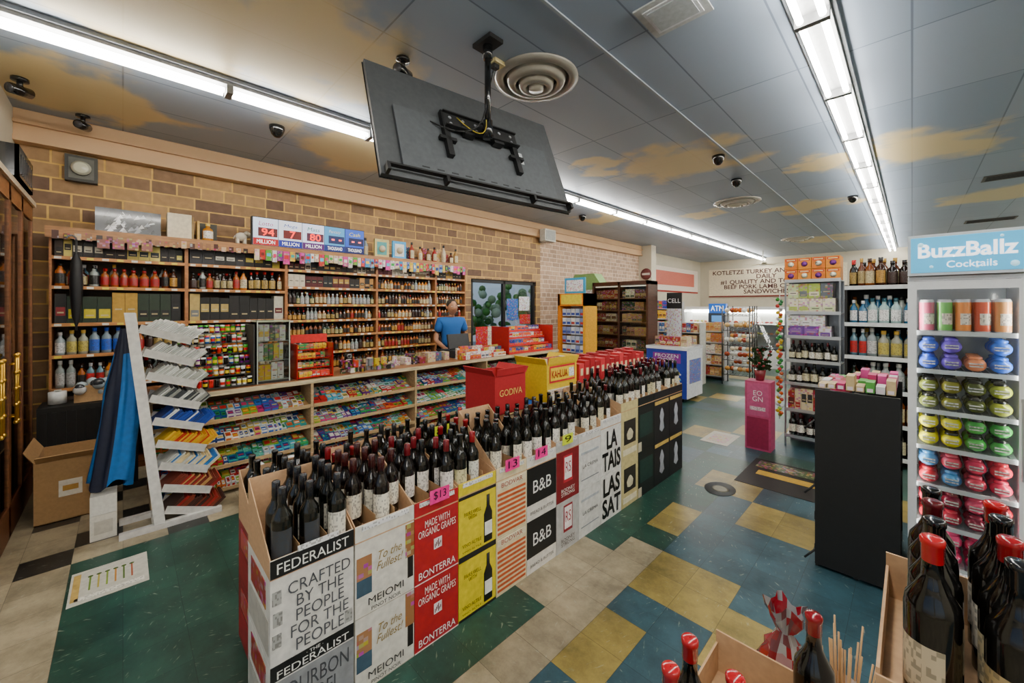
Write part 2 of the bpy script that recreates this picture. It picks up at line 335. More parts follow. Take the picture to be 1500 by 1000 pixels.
mb = MB()
for (y0, y1, z0, z1) in [(4.65, 4.71, 0, 2.11), (6.39, 6.45, 0, 2.11), (5.5, 5.56, 0, 2.11), (4.65, 6.45, 2.05, 2.11), (4.65, 6.45, 0, .5)]:
    mb.box(XW-.1, XW-.03, y0, y1, z0, z1, '#141414', mt)
mb.box(XW-.07, XW-.06, 4.7, 6.4, .5, 2.06, '#ffffff', gs_)
for (y0, y1, z0, z1, c) in [(5.62, 5.95, 1.3, 1.75, '#1c6cc0'), (5.98, 6.3, 1.5, 1.8, '#e8f0f4'), (5.6, 6.2, .8, 1.2, '#30a8d8'), (4.8, 5.1, .8, 1.2, '#d02828'), (5.1, 5.4, .8, 1.2, '#e8e0c8'), (6.0, 6.32, 1.22, 1.42, '#c82020')]:
    mb.box(XW-.055, XW-.05, y0, y1, z0, z1, c, pk)
mb.build('window_1')
mb = MB(); mb.box(-14, -6.4, 1, 16, -.1, -.02, '#b0aea6', mt); mb.build('pavement_outside')
mb = MB()
for k in range(420): mb.ball((-11.5+R.uniform(-.6, .6), 3+R.random()*12, .12+R.random()*2.3), R.uniform(.1, .22), R.choice(['#5a9a40', '#7cb05c', '#4c8038', '#a8c090', '#c8d8b8', '#88a078']), mt, 6, 4)
mb.build('hedge_outside')

# ---------------------------------------------------------------- ceiling lights
def light_run(x, tubes, wid):
    e = empty('fluorescent_light_fixture', x, 7, CH)
    mb = MB(); y = -2.9
    mb.box(x-wid/2, x+wid/2, -2.9, 16.9, CH-.055, CH-.002, '#8c8e90', mt)
    mb.box(x-wid/2-.025, x-wid/2, -2.9, 16.9, CH-.03, CH-.002, '#6c7278', mt)
    mb.box(x+wid/2, x+wid/2+.025, -2.9, 16.9, CH-.03, CH-.002, '#6c7278', mt)
    ys = []
    while y < 16.5:
        ys.append(y); y += 1.165
    for y in ys: mb.box(x-wid/2, x+wid/2, y-.012, y+.03, CH-.118, CH-.055, '#707274', mt)
    mb.build('housing', e)
    mt_ = MB()
    for y in ys:
        for t in tubes: mt_.cyl((x+t, y+.04, CH-.095), (x+t, y+1.14, CH-.095), .019, '#ffffff', tb, 8)
    mt_.build('tubes', e)
light_run(-3.85, (-.035, .035), .13)
light_run(-.42, (-.055, .055), .17)
light_run(2.6, (-.055, .055), .17)

def round_vent(x, y, r):
    mb = MB()
    mb.lathe([(r, -.003), (r*1.0, -.02), (r*.8, -.03), (r*.78, -.005)], (x, y, CH), 36, '#98948a', gs)
    mb.lathe([(r*.72, -.006), (r*.66, -.05), (r*.5, -.06), (r*.5, -.01)], (x, y, CH), 36, '#9c968a', gs)
    mb.lathe([(r*.44, -.01), (r*.4, -.075), (r*.26, -.085), (r*.26, -.01)], (x, y, CH), 32, '#a49e90', gs)
    mb.lathe([(r*.2, -.02), (r*.17, -.095), (.001, -.1)], (x, y, CH), 24, '#b0aa9c', gs)
    mb.lathe([(r*.98, -.004), (.001, -.004)], (x, y, CH), 30, '#1c1c1a', mt)
    mb.build('round_air_diffuser')
round_vent(-2.09, 2.33, .33); round_vent(-2.12, 7.54, .36); round_vent(-2.15, 12.8, .36)
def sq_vent(x, y, w, l, c='#b0b4b4'):
    mb = MB()
    mb.box(x-w/2, x+w/2, y-l/2, y+l/2, CH-.012, CH-.002, c, mt)
    if c[1] == 'b':
        mb.box(x-w/2+.04, x+w/2-.04, y-l/2+.04, y+l/2-.04, CH-.02, CH-.012, '#c8ccd0', mt); mb.box(x-w/2+.06, x+w/2-.06, y-l/2+.06, y+l/2-.06, CH-.024, CH-.02, '#a8b0b4', mt)
    else:
        for i in range(6):
            yy = y-l/2+.03+(l-.06)*i/6
            mb.box(x-w/2+.03, x+w/2-.03, yy, yy+.012, CH-.018, CH-.012, '#2a2a2a', mt)
    mb.build('ceiling_vent_grille')
sq_vent(-1.02, 2.38, .36, .32); sq_vent(1.0, 8.7, .6, .35, '#4a4640'); sq_vent(1.14, 12.9, .7, .4, '#4a4640')
def dome(x, y, r=.07):
    mb = MB(); mb.lathe([(.001, -.002), (r, -.002), (r, -.03), (r*.9, -.05), (r*.7, -.085), (r*.35, -.11), (.001, -.115)], (x, y, CH), 16, '#141414', gs); mb.build('dome_security_camera')
dome(-4.47, 1.1); dome(-1.63, 5.08); dome(-1.75, 6.2); dome(-.68, 8.5); dome(-4.6, 6.5)
def bullet(x, y, ang):
    mb = MB(T(x, y, CH) @ RZ(ang))
    mb.lathe([(.001, -.002), (.05, -.002), (.05, -.025), (.001, -.03)], (0, 0, 0), 14, '#181818', gs)
    mb.cyl((0, 0, -.03), (0, 0, -.07), .018, '#181818', gs)
    mb.cyl((-.07, 0, -.09), (.07, 0, -.11), .04, '#151515', gs, 14)
    mb.cyl((.071, 0, -.11), (.075, 0, -.111), .03, '#404048', gs, 14)
    mb.build('bullet_security_camera')
bullet(-2.6, 1.45, -60); bullet(-5.5, -.27, -20); bullet(-4.95, -.58, -40)

# ---------------------------------------------------------------- TV
av = Vector((.126, .992, 0)).normalized(); hv = Vector((-.992, .126, 0)).normalized()
ph = math.radians(22); uv = hv*math.sin(ph)+Vector((0, 0, 1))*math.cos(ph); nv = av.cross(uv)
MT = Matrix.Identity(4)
for r_ in range(3): MT[r_][0] = av[r_]; MT[r_][1] = uv[r_]; MT[r_][2] = nv[r_]
MT = T(-2.14, 1.79, 2.74) @ MT
e = empty('ceiling_mounted_television', -2.1, 1.78, CH)
mb = MB(MT)
mb.box(-.75, .75, -.43, .43, -.03, 0, '#46494c', mt); mb.box(-.755, .755, -.435, .435, -.036, -.03, '#0a0a0a', gs)
mb.box(-.62, .62, -.36, .1, 0, .022, '#4c5054', mt)
for i in range(10): mb.box(-.5+i*.1, -.45+i*.1, -.34, -.33, .022, .0235, '#181a1c', mt)
mb.box(.3, .36, -.1, .0, .022, .0235, '#b8bcc0', mt)
mb.build('screen_body', e, .006)
mb = MB(MT)
mb.box(-.30, .30, .0, .13, .05, .062, '#141516', mt)
mb.box(-.30, .30, .0, .01, .05, .09, '#101112', mt); mb.box(-.30, .30, .12, .13, .05, .08, '#101112', mt)
for i in range(6):
    for zq in (.04, .09): mb.cyl((-.25+i*.1, zq, .062), (-.25+i*.1, zq, .0635), .012, '#7a7e82', mt, 10)
for x in (-.29, .27): mb.box(x-.02, x+.02, -.22, .14, .024, .06, '#0c0d0e', mt); mb.box(x-.06, x+.06, -.1, -.075, .03, .06, '#0c0d0e', mt)
for x in (-.12, .12): mb.box(x-.04, x+.04, -.02, .05, .03, .075, '#131415', mt)
mb.box(-.72, .72, -.39, -.378, .02, .05, '#0c0d0e', mt)
for x in (-.72, -.35, .35, .72): mb.box(x-.01, x+.01, -.43, -.378, .0, .05, '#0c0d0e', mt)
mb.build('wall_bracket', e)
mb = MB(); px_, py_ = -2.03, 1.77
mb.box(px_-.09, px_+.09, py_-.06, py_+.06, CH-.03, CH-.002, '#141414', mt)
mb.cyl((px_, py_, CH-.03), (px_, py_, 2.78), .022, '#141516', gs, 12)
mb.cyl((px_, py_, CH-.12), (px_, py_, CH-.03), .034, '#141516', gs, 12)
mb.cyl((px_, py_, 2.86), (px_, py_, 2.74), .034, '#141516', gs, 12)
mb.cyl((px_, py_, 2.8), tuple(MT @ Vector((.03, .07, .06))), .03, '#141516', gs, 10)
mb.build('ceiling_pole', e)
mb = MB()
mb.box(px_-.16, px_-.08, py_+.14, py_+.24, CH-.03, CH-.002, '#d8c890', mt)
mb.box(px_-.14, px_-.1, py_+.15, py_+.2, CH-.06, CH-.03, '#202020', mt)
def cable(mb, pts, r, col):
    for p, q in zip(pts[:-1], pts[1:]): mb.cyl(p, q, r, col, mt, 6)
def bez(p0, p1, p2, n=8):
    p0, p1, p2 = map(Vector, (p0, p1, p2)); return [tuple(p0*(1-t)**2+p1*2*t*(1-t)+p2*t*t) for t in [i/n for i in range(n+1)]]
cable(mb, bez((px_-.1, py_+.15, CH-.05), (px_-.0, py_+.05, 3.2), (px_+.02, py_-.03, 3.0)), .005, '#101010')
cable(mb, bez((px_+.02, py_-.03, 2.85), (px_+.03, py_-.02, 2.66), tuple(MT @ Vector((-.2, .1, .07)))), .003, '#c0a820')
cable(mb, bez((px_+.02, py_-.03, 3.0), (px_+.1, py_-.1, 2.6), tuple(MT @ Vector((-.38, .05, .02)))), .005, '#101010')
mb.build('cables', e)

# ---------------------------------------------------------------- back shelving (liquor)
SX = -5.4
MS = T(SX, -.47) @ RZ(90)
mb = MB(MS); LEN = 4.67
W1 = '#a0683c'; W2 = '#6e4020'
ups = [0, .95, 1.9, 3.07, 4.07, LEN]
def zsh(bi): return [.5, .85, 1.15, 1.44, 1.78, 2.05] if bi < 2 else [.5, .78, 1.0, 1.22, 1.42, 1.62, 1.84, 2.05]
mb.box(0, LEN, .37, .39, 0, 2.3, '#3a2416', wd)
for u in ups: mb.box(max(0, u-.015), min(LEN, u+.015), 0, .37, 0, 2.28, W1, wd)
for bi, (a0, a1) in enumerate(zip(ups[:-1], ups[1:])):
    for z in zsh(bi):
        mb.box(a0+.015, a1-.015, .005, .37, z-.015, z, W1, wd); mb.box(a0+.015, a1-.015, -.003, .005, z-.026, z+.004, '#b87c44', wd)
        for q in range(int((a1-a0)/.1)):
            xx = a0+.03+q*.1
            if R.random() < .75: mb.box(xx, xx+.045, -.005, -.003, z-.022, z-.002, R.choice(['#d8d8d0', '#d8d8d0', '#d8c840']), mt)
mb.box(-.02, LEN+.02, -.03, .39, 2.28, 2.31, '#a87848', wd); mb.box(-.02, LEN+.02, -.05, -.03, 2.21, 2.31, '#a07044', wd)
mb.box(0, LEN, 0, .37, 0, .06, W2, wd)
mb.build('wooden_liquor_shelf')
mb = MB(MS)
DK = ['#1a1414', '#101010', '#2a1a1a', '#c8c0ac', '#3a2a20', '#a88838', '#14202a', '#501418', '#181418', '#201814']
GF = ['#c8c4b8', '#1c1c1c', '#5a1020', '#c0a850', '#6a5a38', '#d0ccc0']
pal_rows = {
 0: [('b', DK), ('l', LIQ+VOD), ('l', LIQ+VOD), ('B', ['#c0b018', '#101010', '#c8c8c0', '#b08830', '#203020', '#8a2028', '#1c1c20', '#181818']), ('l', LIQ+VOD), ('b', DK+['#b0a040', '#c8b860'])],
 1: [('b', DK), ('l', VOD+LIQ), ('l', VOD+LIQ), ('B', ['#34383e', '#101010', '#6a6e72', '#c0bcac', '#5a1418', '#b09858', '#202020', '#181818']), ('l', LIQ+VOD), ('B', ['#7a1c20', '#b0a030', '#181818', '#b8b4a8', '#2a2a30', '#181818'])],
 2: [('b', DK)]+[('l', LIQ)]*5+[('b', DK+['#a87838']), ('b', DK)],
 3: [('l', LIQ)]*7+[('b', GF)], 4: [('l', LIQ)]*7+[('b', DK)]}
for bi in range(5):
    a0 = ups[bi]+.02; a1 = ups[bi+1]-.02; Z = zsh(bi)
    for zi, z in enumerate(Z):
        k, pal = pal_rows[bi][zi]; gapz = (Z[zi+1] if zi+1 < len(Z) else 2.27)-z-.03
        if k == 'l': fill_bottles(mb, a0, a1, .02, z, gapz*.96, pal, 2, r=.025 if bi > 1 else .033)
        elif k == 'b': fill_boxes(mb, a0, a1, .03, z, gapz*.92, pal, (.05, .08), .1, hv=.75, mat=mt)
        else: fill_boxes(mb, a0, a1, .03, z, gapz*.95, pal, (.07, .11), .12, hv=.8, mat=mt)
mb.build('liquor_bottles_and_boxes')
mb = MB(MS)
x = 1.55
while x < 4.6:
    w = R.uniform(.04, .07); c = R.choice(['#d02890', '#d8d8d8', '#8a2090', '#2088c0', '#d0b010', '#50a028', '#c02020', '#d8c8a0', '#303030', '#c8b040'])
    hgt = R.uniform(.09, .16)
    mb.box(x, x+w, -.075, -.052, 2.26-hgt, 2.26, c, pk); mb.box(x+.01, x+w-.01, -.077, -.075, 2.26-hgt*.6, 2.26-hgt*.3, R.choice(CANDY), mt)
    x += w+.006
mb.build('hanging_snack_packets')
mb = MB(MS)
for i in range(22): mb.box(.02+i*.068, .062+i*.068, -.056, -.051, 2.2, 2.25+R.uniform(0, .03), R.choice(['#4a2418', '#8a6040', '#2a1410', '#c8a880']), pk)
for i in range(4): mb.box(.3+i*.1, .38+i*.1, -.1, -.06, 2.14, 2.22, R.choice(['#6a4838', '#8a5048', '#5a3028']), pk)
mb.build('hanging_jerky_packets')
mb = MB(MS @ T(.17, -.1, 0))
mb.lathe([(.008, 1.42), (.028, 1.5), (.045, 1.8), (.035, 2.0), (.012, 2.08)], (0, 0, 0), 12, '#0e0e12', mt)
cable(mb, [(0, 0, 1.38), (0, 0, 2.2)], .008, '#303030'); cable(mb, [(0.03*math.cos(q*.5)+.0-.03, 0, 2.2+.035*math.sin(q*.5)) for q in range(7)], .008, '#6a6a6a')
mb.build('hanging_umbrella')

ZT = 2.312
mb = MB(MS)
mb.box(.28, .75, .08, .3, ZT, ZT+.24, '#2a2c30', gs)
for i in range(46):
    x = .3+R.random()*.4; z = ZT+R.random()*.18; mb.prism([(x, z), (x+.05, z+.015), (x+.03, z+.05)], .072+R.random()*.006, .08, R.choice(['#d8dce0', '#8a8e94', '#101010', '#b4b4b4', '#303438', '#101010', '#181818']), gs)
mb.build('cellophane_wrapped_gift')
mb = MB(MS); mb.box(.8, 1.0, .08, .22, ZT, ZT+.27, '#d8ccb0', mt); mb.box(1.0, 1.02, .08, .22, ZT, ZT+.25, '#8a7040', mt); mb.build('cream_gift_box', bevel=.004)
mb = MB(MS); mb.box(1.05, 1.24, .1, .24, ZT, ZT+.02, '#b08030', mt); mb.box(1.05, 1.07, .1, .24, ZT, ZT+.22, '#c8a050', mt); mb.box(1.05, 1.24, .22, .24, ZT, ZT+.22, '#3a3a30', mt)
bottle(mb, 1.15, .16, ZT+.02, .19, .05, '#b87820', '#e0c060', '#e8e0d0', kind='liq', segs=14); mb.build('boxed_tequila_decanter')
mb = MB(MS @ T(1.46, .14, ZT))
mb.ball((0, 0, .1), .062, '#e4dccb', gs, 14, 8, .85); mb.ball((.06, 0, .135), .036, '#e4dccb', gs, 12, 8)
for sx in (-.035, .035):
    for sy in (-.025, .025): mb.cyl((sx, sy, 0), (sx, sy, .08), .016, '#e4dccb', gs, 8)
cable(mb, [(.085, 0, .13), (.105, 0, .1), (.11, 0, .07), (.125, 0, .06), (.135, 0, .075)], .009, '#e4dccb')
for s in (-1, 1): mb.lathe([(.001, 0), (.03, .003), (.001, .006)], (0, 0, 0), 10, '#d8cfb8', gs, M=T(.05, s*.032, .14) @ RX(90) @ RY(20))
mb.box(-.09, .12, -.04, .04, -.001, .008, '#d0c4a8', gs); mb.cyl((-.06, 0, .11), (-.075, 0, .07), .005, '#e4dccb'); mb.build('elephant_figurine')
mb = MB(MS @ T(1.6, .1, ZT))
mb.prism([(0, 0), (.035, 0), (.075, .3), (.045, .3)], 0, .03, '#c8c2ae'); mb.prism([(.15, 0), (.185, 0), (.085, .3), (.06, .3)], 0, .03, '#e8e0c8'); mb.box(.03, .15, .003, .027, .09, .12, '#c8c2ae')
mb.build('letter_a_ornament')
mb = MB(MS @ T(1.83, .16, ZT)); bottle(mb, 0, 0, 0, .34, .035, '#0c2a18', '#c8a040', '#1c4a2c', kind='wine'); mb.build('champagne_bottle')
e = empty('lottery_jackpot_sign', -5.4, 1.7, ZT)
MLs = MS @ T(1.9, -.02, 0)
mb = MB(MLs); mb.box(-.36, .98, .02, .1, ZT, ZT+.34, '#303438', mt)
for i, (c, c2) in enumerate([('#c8d4e8', '#c01018'), ('#d0d4e0', '#1828a0'), ('#c8d0e8', '#5a1070'), ('#3888b8', '#102880'), ('#1848b0', '#101c60')]):
    x0 = -.35+i*.266; mb.box(x0, x0+.258, .012, .02, ZT+.01, ZT+.33, c, em); mb.box(x0, x0+.258, .008, .012, ZT+.01, ZT+.09, c2, mt); mb.box(x0+.05, x0+.25, .006, .012, ZT+.115, ZT+.215, ['#601418', '#701a18', '#501838', '#182860', '#101c50'][i], mt)
mb.build('light_box', e)
for i, (a_, b_) in enumerate([('94', 'MILLION'), ('7', 'MILLION'), ('80', 'MILLION'), ('- -', 'THOUSAND'), ('- -', 'THOUSAND')]):
    x0 = -.35+i*.266
    text(a_, MLs, x0+.15, ZT+.165, .13 if len(a_) > 1 else .06, .085 if i < 3 else .02, '#ff2818' if i < 3 else '#e05050', e, y=.004, em_=3); text(b_, MLs, x0+.13, ZT+.05, .19, .045, '#ffffff', e, y=.006, em_=.8)
    text(['Lotto', 'Mega', 'Mass', 'Fantasy', 'Cash'][i], MLs, x0+.13, ZT+.265, .15, .05, ['#c02020', '#204890', '#207838', '#f0f0f0', '#e8e840'][i], e, y=.01, shear=.2)
mb = MB(MS)
for (x, c, c2) in [(3.05, '#c8b878', '#50a0a0'), (3.33, '#40a0d8', '#e8e8e0')]:
    mb.box(x, x+.22, .03, .06, ZT, ZT+.26, c); mb.box(x+.035, x+.185, .027, .03, ZT+.035, ZT+.22, c2); mb.ball((x+.11, .02, ZT+.12), .05, '#d8c8a8', gs, 12, 6)
mb.build('framed_novelty_clocks')
mb = MB(MS)
for (x, c) in [(2.95, '#8a98a0'), (3.7, '#a04030'), (3.85, '#c09060'), (4.0, '#7a4a30'), (4.12, '#902020'), (4.3, '#b8a890'), (4.45, '#603828'), (4.55, '#a88048')]:
    bottle(mb, x, .12, ZT, R.uniform(.18, .3), .04, c, '#303030', '#c8b890', kind='liq')
for x in (3.62, 3.93, 4.2, 4.36): mb.box(x, x+.08, .18, .26, ZT, ZT+R.uniform(.12, .24), R.choice(['#903028', '#d0b070', '#405060']), pk)
mb.build('display_decanters')

mb = MB(T(XW+.002, -.4, 2.82) @ RZ(90)); mb.box(0, .22, -.08, 0, 0, .25, '#2e2e2a', mt); mb.box(.025, .195, -.084, -.08, .025, .225, '#55564e', mt)
mb.lathe([(.07, 0), (.07, .03), (.05, .045), (.001, .05)], (0, 0, 0), 18, ['#3a3a36', '#a8a898', '#c8c8b0'], gs, M=T(.11, -.084, .125) @ RX(90)); mb.build('electric_meter_box')
mb = MB(); mb.box(XW+.145, XW+.3, 6.42, 6.78, 3.0, 3.26, '#c8c8c0', mt); mb.box(XW+.3, XW+.31, 6.45, 6.75, 3.03, 3.23, '#9a9c98', mt); mb.box(XW+.002, XW+.145, 6.55, 6.65, 3.0, 3.09, '#909090', me_); mb.build('wall_speaker', bevel=.01)

# ---------------------------------------------------------------- left cabinet
e = empty('glass_door_cabinet', -4.4, -.62)
MCb = T(-3.43, -.555) @ RZ(180)
L_ = 1.9
mb = MB(MCb)
mb.box(0, L_, .13, .15, 0, 2.45, '#4a2a18', wd)
for u in (0, .47, .95, 1.42, L_): mb.box(max(0, u-.035), min(L_, u+.035), 0, .13, 0, 2.45, '#7a4a28', wd)
mb.box(0, L_, 0, .13, 2.33, 2.45, '#8a5830', wd); mb.box(0, L_, 0, .13, 0, .22, '#6a3c20', wd); mb.box(-.0, L_, -.02, .15, 2.45, 2.49, '#c8b89c', wd)
for z in (.6, .95, 1.3, 1.65, 2.0): mb.box(.04, L_-.04, .03, .13, z, z+.02, '#8a5a34', wd)
mb.build('frame', e)
mb = MB(MCb); mb.box(.04, L_-.04, .01, .016, .22, 2.33, '#ffffff', gs_); mb.build('glass', e)
mb = MB(MCb)
for x in (.44, .51, .91, .98):
    mb.cyl((x, -.03, .8), (x, -.03, 1.26), .007, '#e0b040', me_, 10)
    for z in (.8, .92, 1.03, 1.14, 1.26): mb.ball((x, -.03, z), .014, '#e0b040', me_, 10, 6)
    for z in (.84, 1.2): mb.cyl((x, -.03, z), (x, 0, z), .006, '#d0a030', me_)
mb.build('brass_handles', e)
mb = MB(MCb)
for z in (.22, .62, .97, 1.32, 1.67, 2.02): fill_boxes(mb, .05, L_-.05, .04, z, .24, ['#a02018', '#e0b030', '#d8d0c0', '#303030', '#804020', '#d8c8a8'], (.05, .09), .06)
mb.build('contents', e)
mb = MB(T(-5.0, -.7, 2.495))
for (a0, a1, b0, b1, z0, z1) in [(0, .6, 0, .01, 0, .24), (0, .6, .16, .18, 0, .24), (0, .02, 0, .18, 0, .24), (.58, .6, 0, .18, 0, .24), (0, .6, 0, .18, 0, .02)]: mb.box(a0, a1, b0, b1, z0, z1, '#101012', gs)
for i in range(7): mb.box(.04+i*.075, .07+i*.075, .18, .184, .05, .19, '#2a2a2c', gs)
mb.build('black_milk_crate')
mb = MB(T(-5.38, YL+.002) @ RZ(180))
for (x, z, w, h, c) in [(.02, 1.9, .16, .22, '#f0f0ec'), (.2, 1.85, .14, .2, '#e8e8e0'), (.04, 1.55, .2, .28, '#f4f4f0'), (.26, 1.5, .12, .2, '#d8e0e8'), (.05, 1.2, .2, .26, '#e8d8c0')]: mb.box(x, x+w, -.004, 0, z, z+h, c, lb)
mb.build('wall_notices')

# ---------------------------------------------------------------- black table, cardboard box
mb = MB(); mb.box(-5.32, -4.98, -.5, .1, .72, .76, '#121212', mt)
for i in range(22):
    y0 = -.5+i*.6/22; o_ = .012*(i % 2); mb.box(-5.0+o_, -4.985+o_, y0, y0+.6/22, 0, .72, '#0c0c0e', mt)
for (x, y) in [(-5.3, -.48), (-5.3, .07)]: mb.box(x, x+.03, y, y+.03, 0, .72, '#181818', me_)
mb.build('black_draped_table')
mb = MB(); z = .765
mb.lathe([(.02, 0), (.055, 0), (.055, .1), (.02, .1)], (-5.15, -.4, z), 16, '#f0f0ee', mt)
for i in range(26): r = R.uniform(.03, .045); mb.ball((-5.04-R.random()*.2, -.3+R.random()*.3, z+r+R.random()*.12), r, R.choice(['#d8d8d8', '#202830', '#a86020', '#a8b8c0', '#30343a', '#1a1a1c']), gs, 8, 5)
mb.box(-5.25, -5.05, -.3, -.12, z, z+.14, '#c8a070', kr); mb.box(-5.1, -5.0, -.05, .04, z, z+.1, '#304858', pk); mb.box(-5.25, -5.15, .0, .09, z, z+.16, '#c8c8c0', pk)
bottle(mb, -5.04, .06, z, .2, .035, '#e07818', '#f0f0f0', '#ffffff', kind='liq')
mb.build('counter_clutter')
def open_carton(name, x0, x1, y0, y1, z0, z1, c='#b08a5c', ci='#94704a', flap=.1, M=None, parent=None, fa=55):
    mb = MB(M); t = .006
    mb.box(x0, x1, y0, y1, z0, z0+t, c, kr)
    mb.box(x0, x1, y0, y0+t, z0, z1, c, kr); mb.box(x0, x1, y1-t, y1, z0, z1, c, kr); mb.box(x0, x0+t, y0+t, y1-t, z0, z1, c, kr); mb.box(x1-t, x1, y0+t, y1-t, z0, z1, c, kr)
    if flap:
        mb.box(x0, x1, 0, t, 0, flap, c, kr, M=T(0, y0, z1) @ RX(30)); mb.box(x0, x1, 0, t, 0, flap, c, kr, M=T(0, y1, z1) @ RX(-35))
        mb.box(0, t, y0+.01, y1-.01, 0, flap, c, kr, M=T(x1, 0, z1) @ RY(fa))
    return mb.build(name, parent)
e = empty('cardboard_box', -4.68, -.3)
open_carton('carton', -4.92, -4.45, -.46, -.1, 0, .46, flap=.1, parent=e)
mb = MB(); mb.box(-4.449, -4.446, -.34, -.22, .18, .3, '#e8e0d0', mt); mb.box(-4.446, -4.445, -.32, -.24, .22, .26, '#c09040', mt); mb.build('shipping_label', e)

# ---------------------------------------------------------------- white magazine rack
e = empty('white_magazine_rack', -3.9, .2)
mb = MB()
XA, XB = -4.06, -3.8
def lean(z): return .19-.155*z/1.55
for x in (XB, XA):
    mb.add([(x-.012, lean(0)-.03, .03), (x+.012, lean(0)-.03, .03), (x+.012, lean(0)+.03, .03), (x-.012, lean(0)+.03, .03),
            (x-.012, lean(1.55)-.03, 1.55), (x+.012, lean(1.55)-.03, 1.55), (x+.012, lean(1.55)+.03, 1.55), (x-.012, lean(1.55)+.03, 1.55)],
           [(0, 3, 2, 1), (4, 5, 6, 7), (0, 1, 5, 4), (1, 2, 6, 5), (2, 3, 7, 6), (3, 0, 4, 7)], '#e0ded8', mt)
    mb.box(x-.02, x+.02, -.02, .55, 0, .04, '#d0ceca', mt)
mb.box(XA, XB, .15, .19, .01, .04, '#d8d6d0', mt)
mb.build('frame', e)
mg = MB()
for k in range(9):
    z = 1.42-.165*k; y0 = lean(z)+.035
    M = T(XA+.01, y0, z) @ RX(-20); w = XB-XA-.02
    mg.box(0, w, 0, .3, -.01, 0, '#d0cec8', mt, M); mg.box(0, w, .295, .3, 0, .03, '#c8c6c0', mt, M)
    for q in (0, w-.004): mg.box(q, q+.004, 0, .3, 0, .045, '#c8c6c0', mt, M)
    cc = [['#f0eeea', '#d8d8d4', '#e0e0dc'], ['#f0eeea', '#c8c8c4'], ['#e8e8e4', '#b8b8b0'], ['#d8d8d4', '#9a9a94', '#404448'], ['#2048b0', '#f0f0f0', '#2048b0', '#183888'], ['#e8b818', '#e0a010', '#d03018'], ['#2878c8', '#f0d8a0', '#d8d8d0'], ['#c89858', '#b02020', '#803020'], ['#a02018', '#803018', '#402018']][k]
    for j in range(22):
        yy = .004+j*.0128; c = R.choice(cc); hh = .135+R.uniform(-.015, .01)
        MM = M @ T(0, yy, .0) @ RX(-30)
        mg.box(.006, w-.006+R.uniform(-.006, .004), 0, .008, 0, hh, c if k > 3 else R.choice(cc), mt, MM)
        mg.box(.03, w-.03, .008, .0085, .02, .12, R.choice(cc+['#303030']), pk, MM)
mg.build('trays_with_magazines', e)
mb = MB(T(-3.93, .02, 0) @ RZ(-12))
nr = 18; segs = 40; vs = []; fs = []
for i in range(nr+1):
    f = i/nr; z = 1.44-1.08*f; a = .022+.05*min(1, f*2.4)+.03*f; b_ = .018+.03*min(1, f*2)+.015*f
    for k in range(segs):
        t = 2*math.pi*k/segs; w = 1+.2*math.sin(7*t+2*f)*min(1, f*2)+.1*math.sin(11*t-3*f)
        vs.append((b_*w*math.cos(t)+.01*f, a*w*math.sin(t)-.075*f*f-.01, z+.035*math.sin(3*t)*f))
for i in range(nr):
    for k in range(segs): fs.append((i*segs+k, i*segs+(k+1) % segs, (i+1)*segs+(k+1) % segs, (i+1)*segs+k))
cl = ['#141c34' if (i//segs < 3 or (i % segs) > 30) else '#0f6ab4' for i in range(len(fs))]
mb.add(vs, fs, cl, mt, True)
mb.build('hanging_blue_jacket')

# ---------------------------------------------------------------- sales counter
MC = T(-4.1, .15) @ RZ(90)
LC = 4.95
mb = MB(MC)
mb.box(0, LC, -.02, .62, .85, .89, '#8a5a34', wd); mb.box(0, LC, -.024, -.02, .85, .89, '#c8b894', wd)
mb.box(0, LC, .3, .32, 0, .85, '#5a3820', wd); mb.box(0, LC, .58, .6, 0, .85, '#5a3820', wd)
div = [0, 1.16, 2.3, 3.4, 4.2, LC]
for u in div: mb.box(max(0, u-.012), min(LC, u+.012), -.01, .3, 0, .85, '#b89c74', wd)
tz = [.04, .235, .43, .625]
for z in tz:
    for a0, a1 in zip(div[:-1], div[1:]):
        mb.box(a0+.015, a1-.015, 0, .31, -.012, 0, '#b08a5c', wd, M=T(0, 0, z-.0) @ RX(18))
        mb.box(a0+.015, a1-.015, -.004, 0, -.012, .026, '#c8ac80', wd, M=T(0, 0, z-.0) @ RX(18))
mb.build('shop_counter')
mb = MB(MC)
for z in tz:
    for a0, a1 in zip(div[:-1], div[1:]):
        for row in range(3):
            M = T(0, 0, z) @ RX(18) @ T(0, .01+row*.095, .002)
            x = a0+.02; run = 0
            while True:
                if run <= 0: c = R.choice(GUM); c2 = R.choice(GUM); run = R.choice([1, 2, 2, 3]); w = R.uniform(.03, .06)
                if x+w > a1-.02: break
                h = R.uniform(.03, .055)
                mb.box(x, x+w, 0, .088, 0, h, c, mt, M); mb.box(x+.006, x+w-.006, .015, .07, h, h+.001, c2, mt, M); mb.box(x+.01, x+w-.01, .03, .045, h+.001, h+.0016, R.choice(['#e8e4d8', '#181818', '#c82020', '#e8c820']), mt, M)
                mb.box(x+.006, x+w-.006, -.001, 0, h*.3, h*.7, c2, mt, M)
                x += w+.003; run -= 1
mb.build('candy_and_gum_packs')
e = empty('countertop_candy_rack', -4.25, .6, .89)
MR_ = T(-4.13, .3, .892) @ RZ(90)
mb = MB(MR_)
mb.box(0, .01, 0, .36, 0, .54, '#303030', mt); mb.box(.53, .54, 0, .36, 0, .54, '#303030', mt)
for k in range(6):
    z = .01+k*.09; y = k*.055
    mb.box(.01, .53, y, y+.08, z, z+.006, '#303030', mt)
mb.build('frame', e)
mb = MB(MR_)
